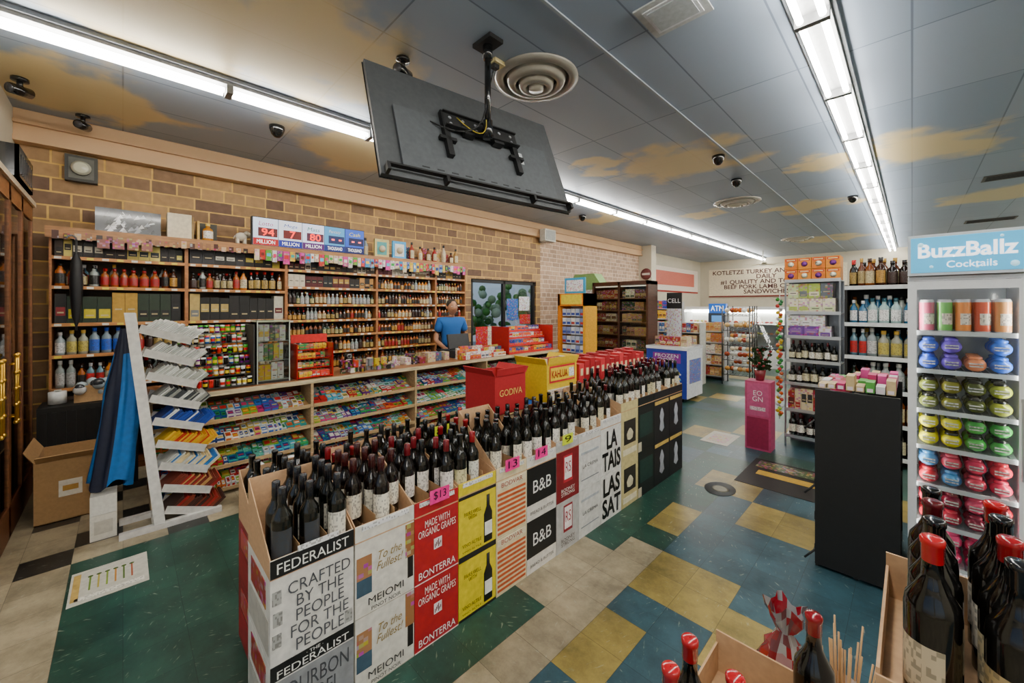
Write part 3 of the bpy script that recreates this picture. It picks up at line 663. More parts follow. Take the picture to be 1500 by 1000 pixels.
for k in range(6):
    z = .017+k*.09; y = k*.055
    for j in range(13):
        c = R.choice(['#c01818', '#50b020', '#e8b010', '#d04810', '#2060c0', '#802090', '#e8e8e8', '#101010', '#101010', '#203060'])
        mb.lathe([(.001, 0), (.017, 0), (.017, .015), (.017, .04), (.017, .055)], (.033+j*.0395, y+.028, z), 9, [c, c, R.choice(['#f0e8d0', '#e8d020', '#101010', '#d02020']), c], gs); mb.lathe([(.018, .055), (.018, .068), (.001, .068)], (.033+j*.0395, y+.028, z), 9, R.choice(['#f0f0f0', '#d02020', '#30a030', '#101010']), gs)
mb.build('energy_shots', e)
e = empty('acrylic_display_case', -4.27, 1, .89)
mb = MB(T(-4.15, .86, .892) @ RZ(90))
mb.box(0, .27, 0, .25, 0, .02, '#202020', mt); mb.box(0, .27, 0, .25, .56, .575, '#b8c0a0', gs)
for (x0, x1, y0, y1) in [(0, .004, 0, .25), (.266, .27, 0, .25), (.004, .266, 0, .004)]: mb.box(x0, x1, y0, y1, .02, .56, '#ffffff', gs_)
for q in (0, .262): mb.box(q, q+.008, -.004, .004, 0, .575, '#c8d0c8', gs)
for z in (.02, .2, .38):
    mb.box(.005, .265, .02, .24, z, z+.005, '#a8b0a8', gs); fill_boxes(mb, .01, .26, .04, z+.006, .16, ['#b8b030', '#307030', '#c8c8c0', '#c8a020', '#303030', '#686c70'], (.03, .05), .08)
mb.build('case', e)
e = empty('red_counter_rack', -4.2, 1.35, .89)
mb = MB(T(-4.12, 1.18, .892) @ RZ(90))
for x in (0, .33): mb.box(x, x+.01, 0, .22, 0, .34, '#b01818', gs)
for k in range(4):
    mb.box(.01, .33, .0+k*.04, .12+k*.035, .01+k*.085, .02+k*.085, '#c01818', gs); fill_boxes(mb, .015, .325, .01+k*.04, .021+k*.085, .055, ['#e8e8e8', '#101010', '#e03020', '#30a060', '#f0c020'], (.03, .045), .06)
mb.box(0, .34, .18, .2, .34, .42, '#d82020', mt); mb.build('rack', e)
mb = MB(T(-4.14, 1.6, .892) @ RZ(90))
for i in range(48):
    x = R.uniform(0, .6); y = R.uniform(0, .15); mb.box(x, x+.045, y, y+.04, 0 if i < 30 else .05, .05 if i < 30 else .13, R.choice(['#50a028', '#d8d8d0', '#d8c020', '#202020', '#c03018', '#808890', '#304830']), pk)
mb.lathe([(.001, 0), (.04, 0), (.045, .12), (.04, .17), (.001, .17)], (.2, .3, 0), 12, '#181818'); mb.build('lighter_and_novelty_displays')
mb = MB(T(-4.14, 2.3, .892) @ RZ(90))
x = 0
while x < .75:
    w = R.uniform(.05, .12); mb.box(x, x+w, R.uniform(.1, .2), .3, 0, R.uniform(.03, .12), R.choice(['#2a2420', '#e8e0d0', '#803028', '#405878', '#c8b890', '#303030']), pk); x += w+R.uniform(.01, .05)
mb.build('register_area_clutter')
e = empty('cash_register', -4.4, 3.3, .89)
mb = MB(T(-4.36, 3.2, .892) @ RZ(90)); mb.box(0, .34, 0, .3, 0, .1, '#303236', mt); mb.box(.03, .31, .12, .15, .1, .14, '#202020', mt)
mb.box(-.01, .35, 0, .03, 0, .2, '#2c2e30', mt, M=T(0, .1, .12) @ RX(-12)); mb.box(.01, .33, .03, .033, .02, .18, '#3c5878', em, M=T(0, .1, .12) @ RX(-12)); mb.build('terminal', e, bevel=.005)
mb = MB(T(-4.11, 3.15, .892) @ RZ(90))
for i in range(4): fill_boxes(mb, 0, .8, .0+i*.045, 0, .06+i*.035, ['#e8e0d0', '#c03028', '#405878', '#e8e8e8', '#c8b030', '#d87020'], (.03, .08), .035)
mb.build('scratch_ticket_and_snack_tubs')
e = empty('red_snack_display', -4.3, 4.5, .89)
mb = MB(T(-4.12, 4.0, .892) @ RZ(90))
for k in range(4):
    y = k*.09; z = k*.1
    mb.box(0, 1.0, y, y+.1, z, z+.01, '#c01818', mt); mb.box(0, 1.0, y-.004, y, z, z+.03, '#d82820', mt); fill_boxes(mb, .01, .99, y+.01, z+.011, .085, ['#d01818', '#d8d8d8', '#e8c020', '#2060b0', '#e86020', '#1c3c90'], (.05, .09), .06)
for x in (0, .99): mb.box(x, x+.01, 0, .38, 0, .4, '#b01818', mt)
mb.build('tiers', e)
mb = MB(); mb.box(-4.075, -4.065, 4.35, 5.1, .0, .78, '#1858a8', mt); mb.box(-4.065, -4.063, 4.45, 5.0, .45, .7, '#e8f0f4', mt); mb.box(-4.065, -4.063, 4.45, 5.0, .2, .4, '#d02020', mt); mb.build('counter_end_poster')

mb = MB()
for i in range(9): mb.ball((-3.83+R.uniform(-.1, .1), .75+i*.055, .1+R.uniform(0, .14)), R.uniform(.08, .1), R.choice(['#d8d8d6', '#c8cac8', '#e0e0de']), gs, 10, 7)
for i in range(6): mb.ball((-3.72, .75+i*.08, .06), .05, '#b8c020', gs, 8, 5)
mb.build('plastic_grocery_bag')
mb = MB(); mb.box(-4.05, -3.9, -.16, -.03, 0, .17, '#d0ccc0', kr); mb.box(-4.05, -3.9, -.16, -.03, .172, .3, '#d8d6ce', kr); mb.box(-3.9, -3.898, -.14, -.05, .04, .13, '#b8b4a8', mt); mb.build('white_cartons')

# ---------------------------------------------------------------- wine island
MI = T(-1.6, 0) @ RZ(90)
def stack(y0, y1, h, style, back=False, bot=None, nb=(3, 4), wedge=.2):
    hb = (h-.07)/2; w = y1-y0-.004; D = .345; off = .36 if back else 0
    if back and bot: hb = .285; h = hb*2+.07
    e = empty('wine_case_stack', -1.6-off-D/2, (y0+y1)/2, 0)
    M = MI @ T(y0+.002, off, 0)
    base = {'fed': '#dcdad4', 'mei': '#dedacf', 'bon': '#b01520', 'yel': '#dcc818', 'str': '#e0d0a8', 'bnb': '#e0dcd4', 'rod': '#bcbcba', 'cre': '#d8d8d4', 'lal': '#e4e3de', 'crm': '#cfc088', 'grn': '#141a18', 'blk': '#15161a', 'kr': '#b08a5c', 'red': '#8a1a20'}[style]
    mb = MB(M)
    for k in range(2): mb.box(0, w, 0, D, k*hb+.002*k, (k+1)*hb, base, mt)
    zt = 2*hb; K = '#c8a078'
    mb.box(0, w, 0, D, zt, zt+.006, K, kr)
    mb.box(0, w, 0, .004, zt+.006, h, base, mt); mb.box(0, w, .004, .007, zt+.006, h, K, kr)
    mb.box(0, w, D-.005, D, zt+.006, zt+.06+wedge, K, kr)
    for x in (0, w-.004):
        mb.add([(x, .007, zt+.006), (x+.004, .007, zt+.006), (x+.004, D-.005, zt+.006), (x, D-.005, zt+.006), (x, .007, h), (x+.004, .007, h), (x+.004, D-.005, zt+.06+wedge), (x, D-.005, zt+.06+wedge)],
               [(0, 3, 2, 1), (4, 5, 6, 7), (0, 1, 5, 4), (1, 2, 6, 5), (2, 3, 7, 6), (3, 0, 4, 7)], K, kr)
    if bot:
        for f in (.33, .66): mb.box(w*f-.001, w*f+.001, .01, D-.01, zt+.006, zt+.09, '#a8845c', kr)
    def P(x0, x1, z0, z1, c, y=-.0015, m=mt): mb.box(w*x0, w*x1, y, 0, z0, z1, c, m)
    tx = []
    for k in range(2):
        z0 = k*hb; Z = lambda f: z0+f*hb
        if style == 'fed':
            if k == 0:
                P(0, 1, z0, Z(.8), '#8e9094'); P(0, 1, Z(.82), Z(1), '#141414'); tx.append(('FEDERALIST', .5, Z(.885), .86, .028, '#f0f0ea')); tx.append(('· THE ·', .5, Z(.965), .2, .012, '#f0f0ea'))
                tx.append(('BOURBON\nBARREL\nAGED', .5, Z(.4), .86, hb*.66, '#45484e'))
            else:
                P(0, 1, z0+hb+.004, h, '#141414'); tx.append(('FEDERALIST', .5, h-.035, .86, .038, '#f0f0ea'))
                tx.append(('CRAFTED\nBY THE\nPEOPLE\nFOR THE\nPEOPLE', .57, Z(.48), .76, hb*.84, '#505258'))
                for (px0, pz0) in ((.02, .7), (.03, .45), (.02, .2), (.88, .05)): P(px0, px0+.1, Z(pz0), Z(pz0+.16), '#a8a8a4', -.002, lb)
        elif style == 'mei':
            P(.02, .26, Z(.35), Z(.8), '#a87850', -.001, pk); P(.02, .26, Z(.28), Z(.5), '#3c5668'); P(.84, 1, Z(.5), Z(.98), '#9a6a40', m=pk)
            P(.88, .98, Z(.2), Z(.5), '#181410')
            tx.append(('To the\nFullest!', .56, Z(.66), .46, hb*.26, '#907838', .35)); tx.append(('MEIOMI', .5, Z(.17), .6, .03, '#202020')); tx.append(('PINOT NOIR', .5, Z(.06), .5, .016, '#303030'))
            P(0, 1, z0, z0+.003, '#b8b0a0')
        elif style == 'bon':
            tx += [('MADE WITH\nORGANIC GRAPES', .5, Z(.8), .86, hb*.24, '#f4e8e0'), ('BONTERRA', .5, Z(.12), .84, .034, '#f8f4f0')]
            P(.42, .6, Z(.42), Z(.58), '#e8e0e0'); P(0, 1, z0, z0+.004, '#f0e0d8')
            for q in range(6): P(.44+.025*q, .455+.025*q, Z(.44+.02*(q % 3)), Z(.5+.02*(q % 4)), '#601018', -.002)
        elif style == 'yel':
            P(0, 1, Z(.95), Z(1), '#181818'); P(.0, 1, z0, Z(.04), '#181818')
            mb.lathe([(.001, 0), (.03, 0), (.03, .15), (.012, .19), (.011, .25), (.001, .25)], (w*.78, 0, Z(.08)), 10, '#141410', mt, sy=.06); P(.68, .88, Z(.2), Z(.42), '#f4f4ec', -.004)
            tx += [('PAIRS WELL\nWITH', .35, Z(.66), .45, hb*.14, '#404018'), ('VINO ALTILE', .33, Z(.2), .5, .018, '#303010'), ('VINO ALTILE', .33, Z(.1), .5, .01, '#303010')]
        elif style == 'str':
            for q in range(9): P(.04, .96, Z(.06+.085*q), Z(.105+.085*q), '#c05828')
            P(.04, .96, Z(.86), Z(.97), '#e8dcc0', -.002); tx.append(('BODVAR', .5, Z(.915), .7, .026, '#a03818'))
        elif style == 'bnb':
            P(0, 1, Z(.3), Z(1), '#131313'); tx += [('B&B', .5, Z(.62), .62, hb*.24, '#f4f4f0'), ('BREAD & BUTTER', .5, Z(.14), .8, .018, '#303030')]
        elif style == 'rod':
            P(0, 1, z0, Z(1), '#7e1820' if k else '#b8b8b6'); P(.3, .7, Z(.36), Z(.9), '#c02838' if k else '#8e1c28', -.002); P(.34, .66, Z(.42), Z(.86), '#f4ecec', -.003)
            tx += [('RS', .5, Z(.66), .24, .07, '#a02030'), ('RODNEY\nSTRONG', .5, Z(.17), .6, .05, '#f0f0ea' if k else '#301010')]
        elif style == 'cre':
            tx.append(('LA CREMA', .5, Z(.5), .7, .024, '#505050')); P(.1, .9, Z(.2), Z(.22), '#808890'); P(.1, .9, Z(.75), Z(.8), '#b0b8c0')
        elif style == 'lal':
            tx.append((('LA\nTAIS' if k else 'LAS\nSAT'), .5, Z(.5), .9, hb*.86, '#101010', 0, .03))
        elif style == 'crm':
            P(.15, .85, Z(.3), Z(.8), '#2a2620'); mb.lathe([(.001, 0), (.05, .02), (.06, .06), (.03, .1), (.001, .12)], (w/2, 0, Z(.35)), 10, '#d8d0b0', mt, sy=.06); P(.1, .9, Z(.08), Z(.2), '#e8e0c0')
        elif style == 'grn':
            P(.1, .9, Z(.3), Z(.8), '#1c3a34'); P(0, .2, Z(.0), Z(.2), '#c8c0a8')
        elif style == 'blk':
            mb.lathe([(.001, 0), (.05, .03), (.03, .1), (.045, .15), (.02, .2), (.001, .22)], (w/2, 0, Z(.2)), 10, '#a8acb8', mt, sy=.06); P(.05, .95, Z(.88), Z(.96), '#c8a858')
        elif style == 'red':
            P(.1, .9, Z(.4), Z(.8), '#f0e8e0')
    if not back and style in ('mei', 'str', 'bnb', 'lal', 'cre', 'yel', 'rod', 'bon'):
        P(.1, .9, h-.024, h-.004, '#e8e8e8', -.003, lb)
    if not back and style == 'fed': P(.3, .8, h-.0, h+.02, '#e8e8e8', -.003, lb)
    if y0 < .5:
        for k in range(2):
            z0 = k*hb
            mb.box(-.0015, 0, .02, D-.02, z0+.03, z0+hb*.5, '#9a1c22' if back else '#b8b4ac', mt); mb.box(-.002, 0, .06, D-.06, z0+hb*.58, z0+hb*.9, '#b8302e' if back else '#a02820', pk)
    mb.build('cases', e)
    for q in tx: text(q[0], M, w*q[1], q[2], w*q[3], q[4], q[5], e, y=-.0035, shear=q[6] if len(q) > 6 else 0, bold=q[7] if len(q) > 7 else 0)
    if bot:
        bb = MB(M); nx, ny = nb
        for ix in range(nx):
            for iy in range(ny):
                if R.random() < (.22 if back else .1): continue
                g = bot if isinstance(bot, tuple) else R.choice(bot)
                bottle(bb, w*(ix+.5)/nx+R.uniform(-.003, .003), .05+iy*(D-.09)/(ny-1)+R.uniform(-.003, .003), zt+.008, .3*R.choice([1, 1, .98, 1.02]), .036, g[0], g[1], g[2], ang=-math.pi/2+R.uniform(-.5, .5), segs=16 if not back else 10, kind='wine' if style in ('fed', 'mei', 'bon') else R.choice(['wine', 'tall']))
        bb.build('bottles', e)
    return e
cols = [(.37, .672, .69, 'fed', [('#0b0c08', '#15151a', '#dedace'), ('#0b0c08', '#15151a', '#e6e2d4'), ('#0b0c08', '#15151a', '#3a3e44')]), (.675, .95, .69, 'mei', ('#120a08', '#3a1010', '#ece6d4')), (.95, 1.2, .69, 'bon', [('#0e0a08', '#6a1018', '#e6e2da'), ('#0e0a08', '#141414', '#e6e2da')]),
        (1.2, 1.455, .70, 'yel', [('#0c0c08', '#8a1018', '#dcdcd0'), ('#0c0c08', '#111111', '#d8d0a0')]), (1.455, 1.7, .70, 'str', ('#0e0d08', '#141414', '#e8e2cc')), (1.7, 1.975, .70, 'bnb', ('#0e0d08', '#141414', '#f0ece0')),
        (1.975, 2.22, .72, 'rod', ('#0e0a08', '#1a1a1a', '#e8e4da')), (2.22, 2.49, .72, 'cre', ('#0e0d08', '#121212', '#e8e2cc')), (2.49, 2.78, .76, 'lal', WINE), (2.78, 3.05, .83, 'crm', WINE), (3.05, 3.34, .83, 'grn', WINE), (3.34, 3.65, .83, 'blk', WINE), (3.65, 3.95, .83, 'blk', WINE)]
for (y0, y1, h, st, bt_) in cols: stack(y0, y1, h, st, False, bt_, wedge={'fed': .2, 'str': .27, 'mei': .16, 'lal': .2}.get(st, .1))
bc = [(.4, .7, .69, 'red', ('#0c0c08', '#141414', '#d8cca0')), (.7, .98, .69, 'kr', [('#0c0c08', '#7a1018', '#e8e0d0'), ('#0c0c08', '#101010', '#e8e0d0')]), (.98, 1.25, .7, 'kr', [('#0c0c08', '#141414', '#c02030'), ('#101008', '#2a2a2a', '#e8e0d0')]), (1.25, 1.5, .7, 'kr', ('#0c0c08', '#141414', '#e8e0d0')), (1.5, 1.76, .7, 'kr', [('#0c0c08', '#a01820', '#e8e0d0'), ('#0c0c08', '#101010', '#e8e0d0')]),
      (1.76, 2.1, .76, 'kr', None), (2.3, 2.7, .76, 'kr', None), (2.75, 3.05, .9, 'kr', None), (3.05, 3.35, .9, 'kr', None), (3.35, 3.65, .9, 'kr', None), (3.65, 3.95, .9, 'kr', None)]
for (y0, y1, h, st, bt_) in bc: stack(y0, y1, h, st, True, bt_, wedge=.17 if bt_ else .005)
for (yc, c, t_, z) in [(1.08, '#f02890', '$13', .70), (1.57, '#f02890', '13', .71), (1.82, '#f02890', '14', .71), (2.08, '#d8e820', '9', .73), (1.33, '#d8e820', '8', .87)]:
    e = empty('price_tag', -1.59, yc, z)
    xo = -.012 if z < .8 else .34
    mb = MB(MI); mb.box(yc-.055, yc+.055, xo-.002, xo, z-.035, z+.03, c, mt); mb.build('card', e); text(t_, MI, yc, z, .07, .042, '#101010', e, y=xo-.004)
e = empty('red_gift_carton', -2.1, 1.93, .77)
open_carton('carton', -2.3, -1.98, 1.79, 2.09, .85, 1.12, '#a8141c', '#801018', .05, None, e, 12)
text('GODIVA', MI, 1.94, 1.0, .22, .045, '#e8c060', e, y=.375)
e = empty('yellow_liqueur_carton', -2.1, 2.5, .77)
open_carton('carton', -2.3, -1.97, 2.32, 2.7, .85, 1.14, '#dcb818', '#a08020', .06, None, e, 12)
mb = MB(MI); mb.box(2.35, 2.67, .366, .3695, 1.0, 1.13, '#c8202c', mt); mb.box(2.36, 2.66, .3645, .366, 1.015, 1.115, '#e8c828', mt); mb.box(2.33, 2.69, .366, .3695, .86, .95, '#e0dac8', mt); mb.box(2.59, 2.655, .362, .3645, 1.03, 1.1, '#f0f0f0', lb)
for i in range(8): mb.box(2.36+i*.038, 2.385+i*.038, .42+.02*(i % 3), .5, .9, 1.18, R.choice(['#a01820', '#e8e0d0', '#801018']), mt)
mb.build('print_and_contents', e)
text('KAHLUA', MI, 2.47, 1.065, .2, .06, '#a01818', e, y=.362, bold=.02); text('COFFEE LIQUEUR', MI, 2.5, .925, .26, .03, '#a01818', e, y=.364)
mb = MB(MI)
for i in range(14):
    y = 2.78+i*.083; mb.box(y, y+.075, .4, .5, .93, 1.1+.02*(i % 3), '#a81420' if i % 4 else '#c83038', mt); mb.box(y+.02, y+.055, .398, .4, 1.0, 1.06, '#e8d0a0', mt); mb.box(y, y+.075, .52, .62, .93, 1.13+.02*(i % 2), '#98101c', mt)
mb.build('red_gift_boxes')

# ---------------------------------------------------------------- cooler on the right
CX, CY = -.017, 3.12; MQ = T(CX, CY)
e = empty('glass_door_drinks_cooler', CX+.21, CY+.25)
W_ = .42; D_ = .5
mb = MB(MQ)
mb.box(0, .025, .03, D_, .12, 1.74, '#e8eaec', gs); mb.box(W_-.025, W_, .03, D_, .12, 1.74, '#e8eaec', gs); mb.box(.025, W_-.025, D_-.02, D_, .12, 1.74, '#dfe4ea', gs)
mb.box(0, W_, .03, D_, 1.74, 1.76, '#e8eaec', gs); mb.box(0, W_, .03, D_, .0, .12, '#d0d2d4', gs)
for i in range(8): mb.box(.04, W_-.04, .026, .03, .02+i*.011, .026+i*.011, '#505458', mt)
mb.build('cabinet', e, .004)
mb = MB(MQ)
mb.box(0, W_, -.02, D_*.8, 1.765, 1.985, '#dfe6ea', gs); mb.box(.012, W_-.012, -.024, -.02, 1.78, 1.97, '#4cb0dc', em)
for (x, z, r) in [(.05, 1.93, .012), (.37, 1.81, .015), (.09, 1.81, .008), (.33, 1.95, .007), (.25, 1.8, .006)]: mb.ball((x, -.0242, z), r, '#b8e8f8', em, 10, 5)
mb.build('header', e, .006)
text('BuzzBallz', MQ, W_/2, 1.895, .34, .075, '#ffffff', e, y=-.027, em_=1.5, bold=.025); text('Cocktails', MQ, W_/2+.02, 1.82, .17, .035, '#ffffff', e, y=-.027, em_=1.5)
mb = MB(MQ)
mb.box(0, .035, 0, .028, .13, 1.735, '#f0f2f4', gs); mb.box(W_-.035, W_, 0, .028, .13, 1.735, '#f0f2f4', gs); mb.box(.035, W_-.035, 0, .028, 1.69, 1.735, '#f0f2f4', gs); mb.box(.035, W_-.035, 0, .028, .13, .19, '#f0f2f4', gs)
mb.box(W_-.03, W_-.018, -.03, -.018, .75, 1.15, '#c0c4c8', me_)
for z in (.76, 1.13): mb.box(W_-.03, W_-.018, -.018, 0, z, z+.015, '#c0c4c8', me_)
mb.box(.035, W_-.035, .012, .016, .19, 1.69, '#ffffff', gs_)
mb.build('door', e)
mb = MB(MQ)
sh = [1.46, 1.25, 1.03, .83, .62, .41, .2]
for z in sh:
    mb.box(.03, W_-.03, .04, .42, z-.012, z-.006, '#e8eef2', gs); mb.box(.03, W_-.03, .036, .04, z-.02, z+.004, '#f4f6f8', gs)
    for i in range(12): mb.box(.035+i*.03, .038+i*.03, .05, .42, z-.006, z-.002, '#c8ccd0', me_)
mb.box(.027, .032, .034, .04, .2, 1.68, '#f0f4ff', tb); mb.box(W_-.032, W_-.027, .034, .04, .2, 1.68, '#f0f4ff', tb)
mb.box(.04, W_-.04, .05, .09, 1.70, 1.72, '#fff4ff', em)
mb.build('shelves_and_led', e)
mb = MB(MQ)
rows = [['#e87090', '#78c060', '#e8883c', '#d85838', '#e8a060'], ['#3858c0', '#7050c0', '#e88850', '#3068d0'], ['#687028', '#8a8428', '#505820', '#98a030'], ['#d8d020', '#e8d820', '#40a040', '#308a38'], ['#c82838', '#4890c8', '#d04058', '#c83050'], ['#a01828', '#c02840', '#901c38', '#d04060'], ['#e83068', '#f04880', '#c02050', '#f06090']]
for k, z in enumerate(sh):
    for dz in range(3):
        if k == 0:
            for ix in range(5):
                x = .075+ix*.067; y = .08+dz*.08; c = rows[0][ix]
                mb.lathe([(.001, 0), (.026, 0), (.03, .008), (.03, .04), (.03, .1), (.03, .16), (.025, .175), (.001, .175)], (x, y, z), 16, [c, '#c0c0c0', c, c, c, '#c8c8c8', '#c8c8c8'], gs, ([3], -1.57+.3, .8, '#f4e8d8'))
        else:
            for ix in range(4):
                x = .082+ix*.085; y = .085+dz*.095
                for s in range(2):
                    if k == 1 and ix == 2 and s == 1: continue
                    c = rows[k][(ix+(s if k in (4, 5) else 0)) % 4]
                    mb.ball((x, y, z+.04+s*.09), .04, c, gs, 16, 8, .92); mb.lathe([(.024, 0), (.026, .004), (.024, .014), (.001, .015)], (x, y, z+.07+s*.09), 12, '#181818' if k in (2, 3) else c, gs)
                    mb.box(x-.024, x+.024, y-.0425, y-.034, z+.03+s*.09, z+.05+s*.09, '#f0e8e0', lb); mb.box(x-.024, x+.024, y-.043, y-.034, z+.037+s*.09, z+.044+s*.09, c, mt)
mb.build('cocktail_balls_and_cans', e)

e = empty('black_magazine_rack', -.22, 3.3)
mb = MB()
mb.box(-.42, -.045, 3.03, 3.05, .02, 1.09, '#141516', mt); mb.box(-.42, -.4, 3.05, 3.75, .0, .06, '#141414', mt); mb.box(-.42, -.045, 3.73, 3.75, .02, 1.09, '#101112', mt)
mb.box(-.24, -.22, 3.05, 3.73, 0, 1.09, '#1a1a1a', mt)
for z in (.08, .28, .48, .68, .88):
    mb.box(-.42, -.24, 3.05, 3.73, z, z+.01, '#1c1c1c', mt); mb.box(-.425, -.42, 3.05, 3.73, z, z+.05, '#1c1c1c', mt)
    mb.box(-.22, -.045, 3.05, 3.73, z, z+.01, '#1c1c1c', mt)
for z in (.1, .5, .9): mb.cyl((-.42, 3.04, z), (-.47, 3.02, z-.06), .006, '#101010', mt)
mb.build('frame', e)
mb = MB(T(-.41, 3.73) @ RZ(-90))
for z in (.095, .295, .495, .695, .895): fill_boxes(mb, .02, .65, .02, z, .16, CANDY, (.05, .09), .1)
mb.build('snacks', e)
mb = MB(T(-.41, 3.06, 1.095))
for i in range(32):
    x = (i % 8)*.044; y = (i//8)*.16; mb.box(x, x+.038, y+.02, y+.15, 0, R.uniform(.03, .1) if x > .12 else R.uniform(.01, .04), R.choice(['#d04890', '#c02868', '#c02868', '#50a040', '#d8d8d8', '#902828', '#c8b080']), mt); mb.box(x+.006, x+.032, y+.019, y+.02, .005, .025, '#e8d8e0', mt)
mb.build('pink_candy_boxes')

# ---------------------------------------------------------------- endcap & bottle gondola
e = empty('wire_endcap_shelf', -.78, 5.6)
ME = T(-1.03, 5.42); mb = MB(ME)
for x in (0, .485):
    for y in (0, .3): mb.box(x, x+.015, y, y+.015, 0, 1.88, '#a8acb0', me_)
zz = [.12, .42, .72, .98, 1.25, 1.52, 1.88]
for z in zz:
    mb.box(0, .5, 0, .315, z-.01, z, '#b8bcc0', me_); mb.box(0, .5, -.004, 0, z-.015, z+.02, '#d8dadc', me_)
mb.box(0, .5, .315, .32, 0, 1.88, '#909498', me_); mb.build('frame', e)
mb = MB(ME)
fill_bottles(mb, .02, .48, .02, .13, .27, WINE, 2, .036, 'wine'); fill_boxes(mb, .02, .48, .02, .425, .25, ['#5a1c18', '#a02020', '#d8c8a0', '#282828'], (.05, .08), .2)
fill_bottles(mb, .02, .48, .02, .725, .24, WINE, 2, .032, 'wine'); fill_bottles(mb, .02, .48, .02, .985, .24, WINE, 2, .032, 'wine')
fill_boxes(mb, .02, .48, .02, 1.255, .12, ['#e8e4ec', '#6a4090', '#d8d0e0', '#8a60a8'], (.1, .14), .2, hv=1); fill_boxes(mb, .02, .48, .02, 1.377, .12, ['#e8e4ec', '#7a5090', '#d8d0e0', '#e8e8e8'], (.1, .14), .2, hv=1)
fill_boxes(mb, .02, .48, .02, 1.525, .16, ['#a8c050', '#e8e0c8', '#c8d8a0', '#808890'], (.08, .12), .2, hv=1); fill_boxes(mb, .02, .48, .02, 1.688, .16, ['#a8c050', '#e8e0c8', '#c8d8a0', '#606870'], (.08, .12), .2, hv=1)
mb.build('products', e)
mb = MB(ME)
for k in range(2):
    for i in range(4):
        x = .0+i*.125; z = 1.884+k*.13; mb.box(x, x+.12, .0, .25, z, z+.125, ['#e07818', '#e89020'][i % 2], mt); mb.lathe([(.001, 0), (.03, .001), (.001, .002)], (0, 0, 0), 12, ['#7a3090', '#f0e8d0'][(i+k) % 2], mt, M=T(x+.06, -.001, z+.055) @ RX(90)); mb.box(x+.01, x+.11, -.002, 0, z+.09, z+.115, '#c82818', mt); mb.box(x+.02, x+.1, -.0025, -.002, z+.097, z+.108, '#f0e0a0', mt)
mb.build('orange_snack_cartons')
mb = MB(T(-1.03, 5.38))
for i in range(54):
    z = .35+i*.025; mb.ball((-.04+.018*math.sin(i*2.1), .0+.018*math.cos(i*1.7), z), .022, R.choice(['#308028', '#b03028', '#c8a820', '#c8c8c8', '#207038', '#c05018', '#90b040']), gs, 8, 5)
mb.cyl((-.04, 0, .3), (-.04, 0, 1.76), .004, '#c0c0c0')
mb.build('hanging_candy_strip')
e = empty('black_bottle_shelf', -.2, 5.6)
MG = T(-.5, 5.42); mb = MB(MG)
Lg = 1.6
for x in (0, .5, 1.05, Lg-.02): mb.box(x, x+.02, 0, .42, 0, 1.82, '#141414', mt)
mb.box(0, Lg, .4, .42, 0, 1.82, '#181818', mt)
for z in (.1, .42, .75, 1.08, 1.42, 1.8): mb.box(.02, Lg-.02, 0, .4, z-.02, z, '#1c1c1c', mt); mb.box(.0, Lg, -.006, 0, z-.03, z+.01, '#d8dcdc', mt)
mb.build('frame', e)
mb = MB(MG)
TQ = [('#102860', '#c0a040', '#e8e8e0'), ('#c8d0c8', '#282828', '#e0e8e8'), ('#a8c8c8', '#205060', '#f0f0f0'), ('#d8c080', '#603010', '#f0e8d0'), ('#2a6890', '#d8d8d8', '#f0f0f0')]
for z, p in ((.1, WINE), (.42, LIQ), (.75, LIQ), (1.08, TQ+VOD), (1.42, TQ)): fill_bottles(mb, .02, Lg-.03, .02, z, .3, p, 2, .04, 'liq', segs=12)
fill_bottles(mb, .02, Lg-.03, .02, 1.8, .3, LIQ+WINE, 2, .036, 'liq', segs=12)
mb.build('bottles', e)
e = empty('pink_display_stand', -1.2, 5.1)
MPk = T(-1.33, 5.02); mb = MB(MPk); mb.box(0, .25, 0, .2, 0, .76, '#b84470', mt); mb.box(.02, .23, -.002, 0, .38, .74, '#c05480', mt); mb.box(.02, .23, -.002, 0, .02, .36, '#901c44', mt); mb.box(.05, .2, -.003, -.002, .44, .48, '#e0c8d0', lb); mb.build('body', e)
text('EO\nGN', MPk, .125, .6, .1, .12, '#f8e8ee', e, y=-.004)
mb = MB(T(-1.205, 5.12, .762)); mb.lathe([(.001, 0), (.04, 0), (.06, .12), (.055, .12), (.001, .11)], (0, 0, 0), 14, '#7a2028')
for i in range(80):
    a = R.random()*6.28; r = R.random()*.1; z = .12+R.random()*.24; p = (r*math.cos(a), r*math.sin(a), z)
    mb.cyl((0, 0, .1), p, .003, '#204818', mt, 4)
    if i % 3 == 0: mb.ball(p, .016, '#7a1018', mt, 8, 5)
    else: mb.add([(p[0]-.025, p[1], p[2]), (p[0], p[1]-.02, p[2]+.025), (p[0]+.025, p[1], p[2]), (p[0], p[1]+.02, p[2]-.025)], [(0, 1, 2, 3)], '#1c4416', mt)
mb.build('potted_rose_bush')

# ---------------------------------------------------------------- middle distance
e = empty('wooden_display_cabinet', -3.97, 7.0)
MK = T(-4.57, 6.8); mb = MB(MK); Lk = 1.2
for x in (0, .58, Lk-.04): mb.box(x, x+.04, 0, .38, 0, 2.07, '#4a2816', wd)
mb.box(0, Lk, .36, .38, 0, 2.07, '#6a4020', wd); mb.box(0, Lk, 0, .38, 2.0, 2.07, '#4a2816', wd); mb.box(0, Lk, 0, .38, 0, .3, '#3a1e10', wd)
for z in (.55, .8, 1.05, 1.3, 1.52, 1.75): mb.box(.04, Lk-.04, .02, .36, z-.015, z, '#9a6a40', wd)
mb.box(.05, Lk-.05, .05, .09, 1.97, 1.99, '#fff0d0', em)
mb.build('frame', e)
mb = MB(MK); mb.box(.04, Lk-.04, .005, .01, .3, 2.0, '#ffffff', gs_); mb.build('glass', e)
mb = MB(MK)
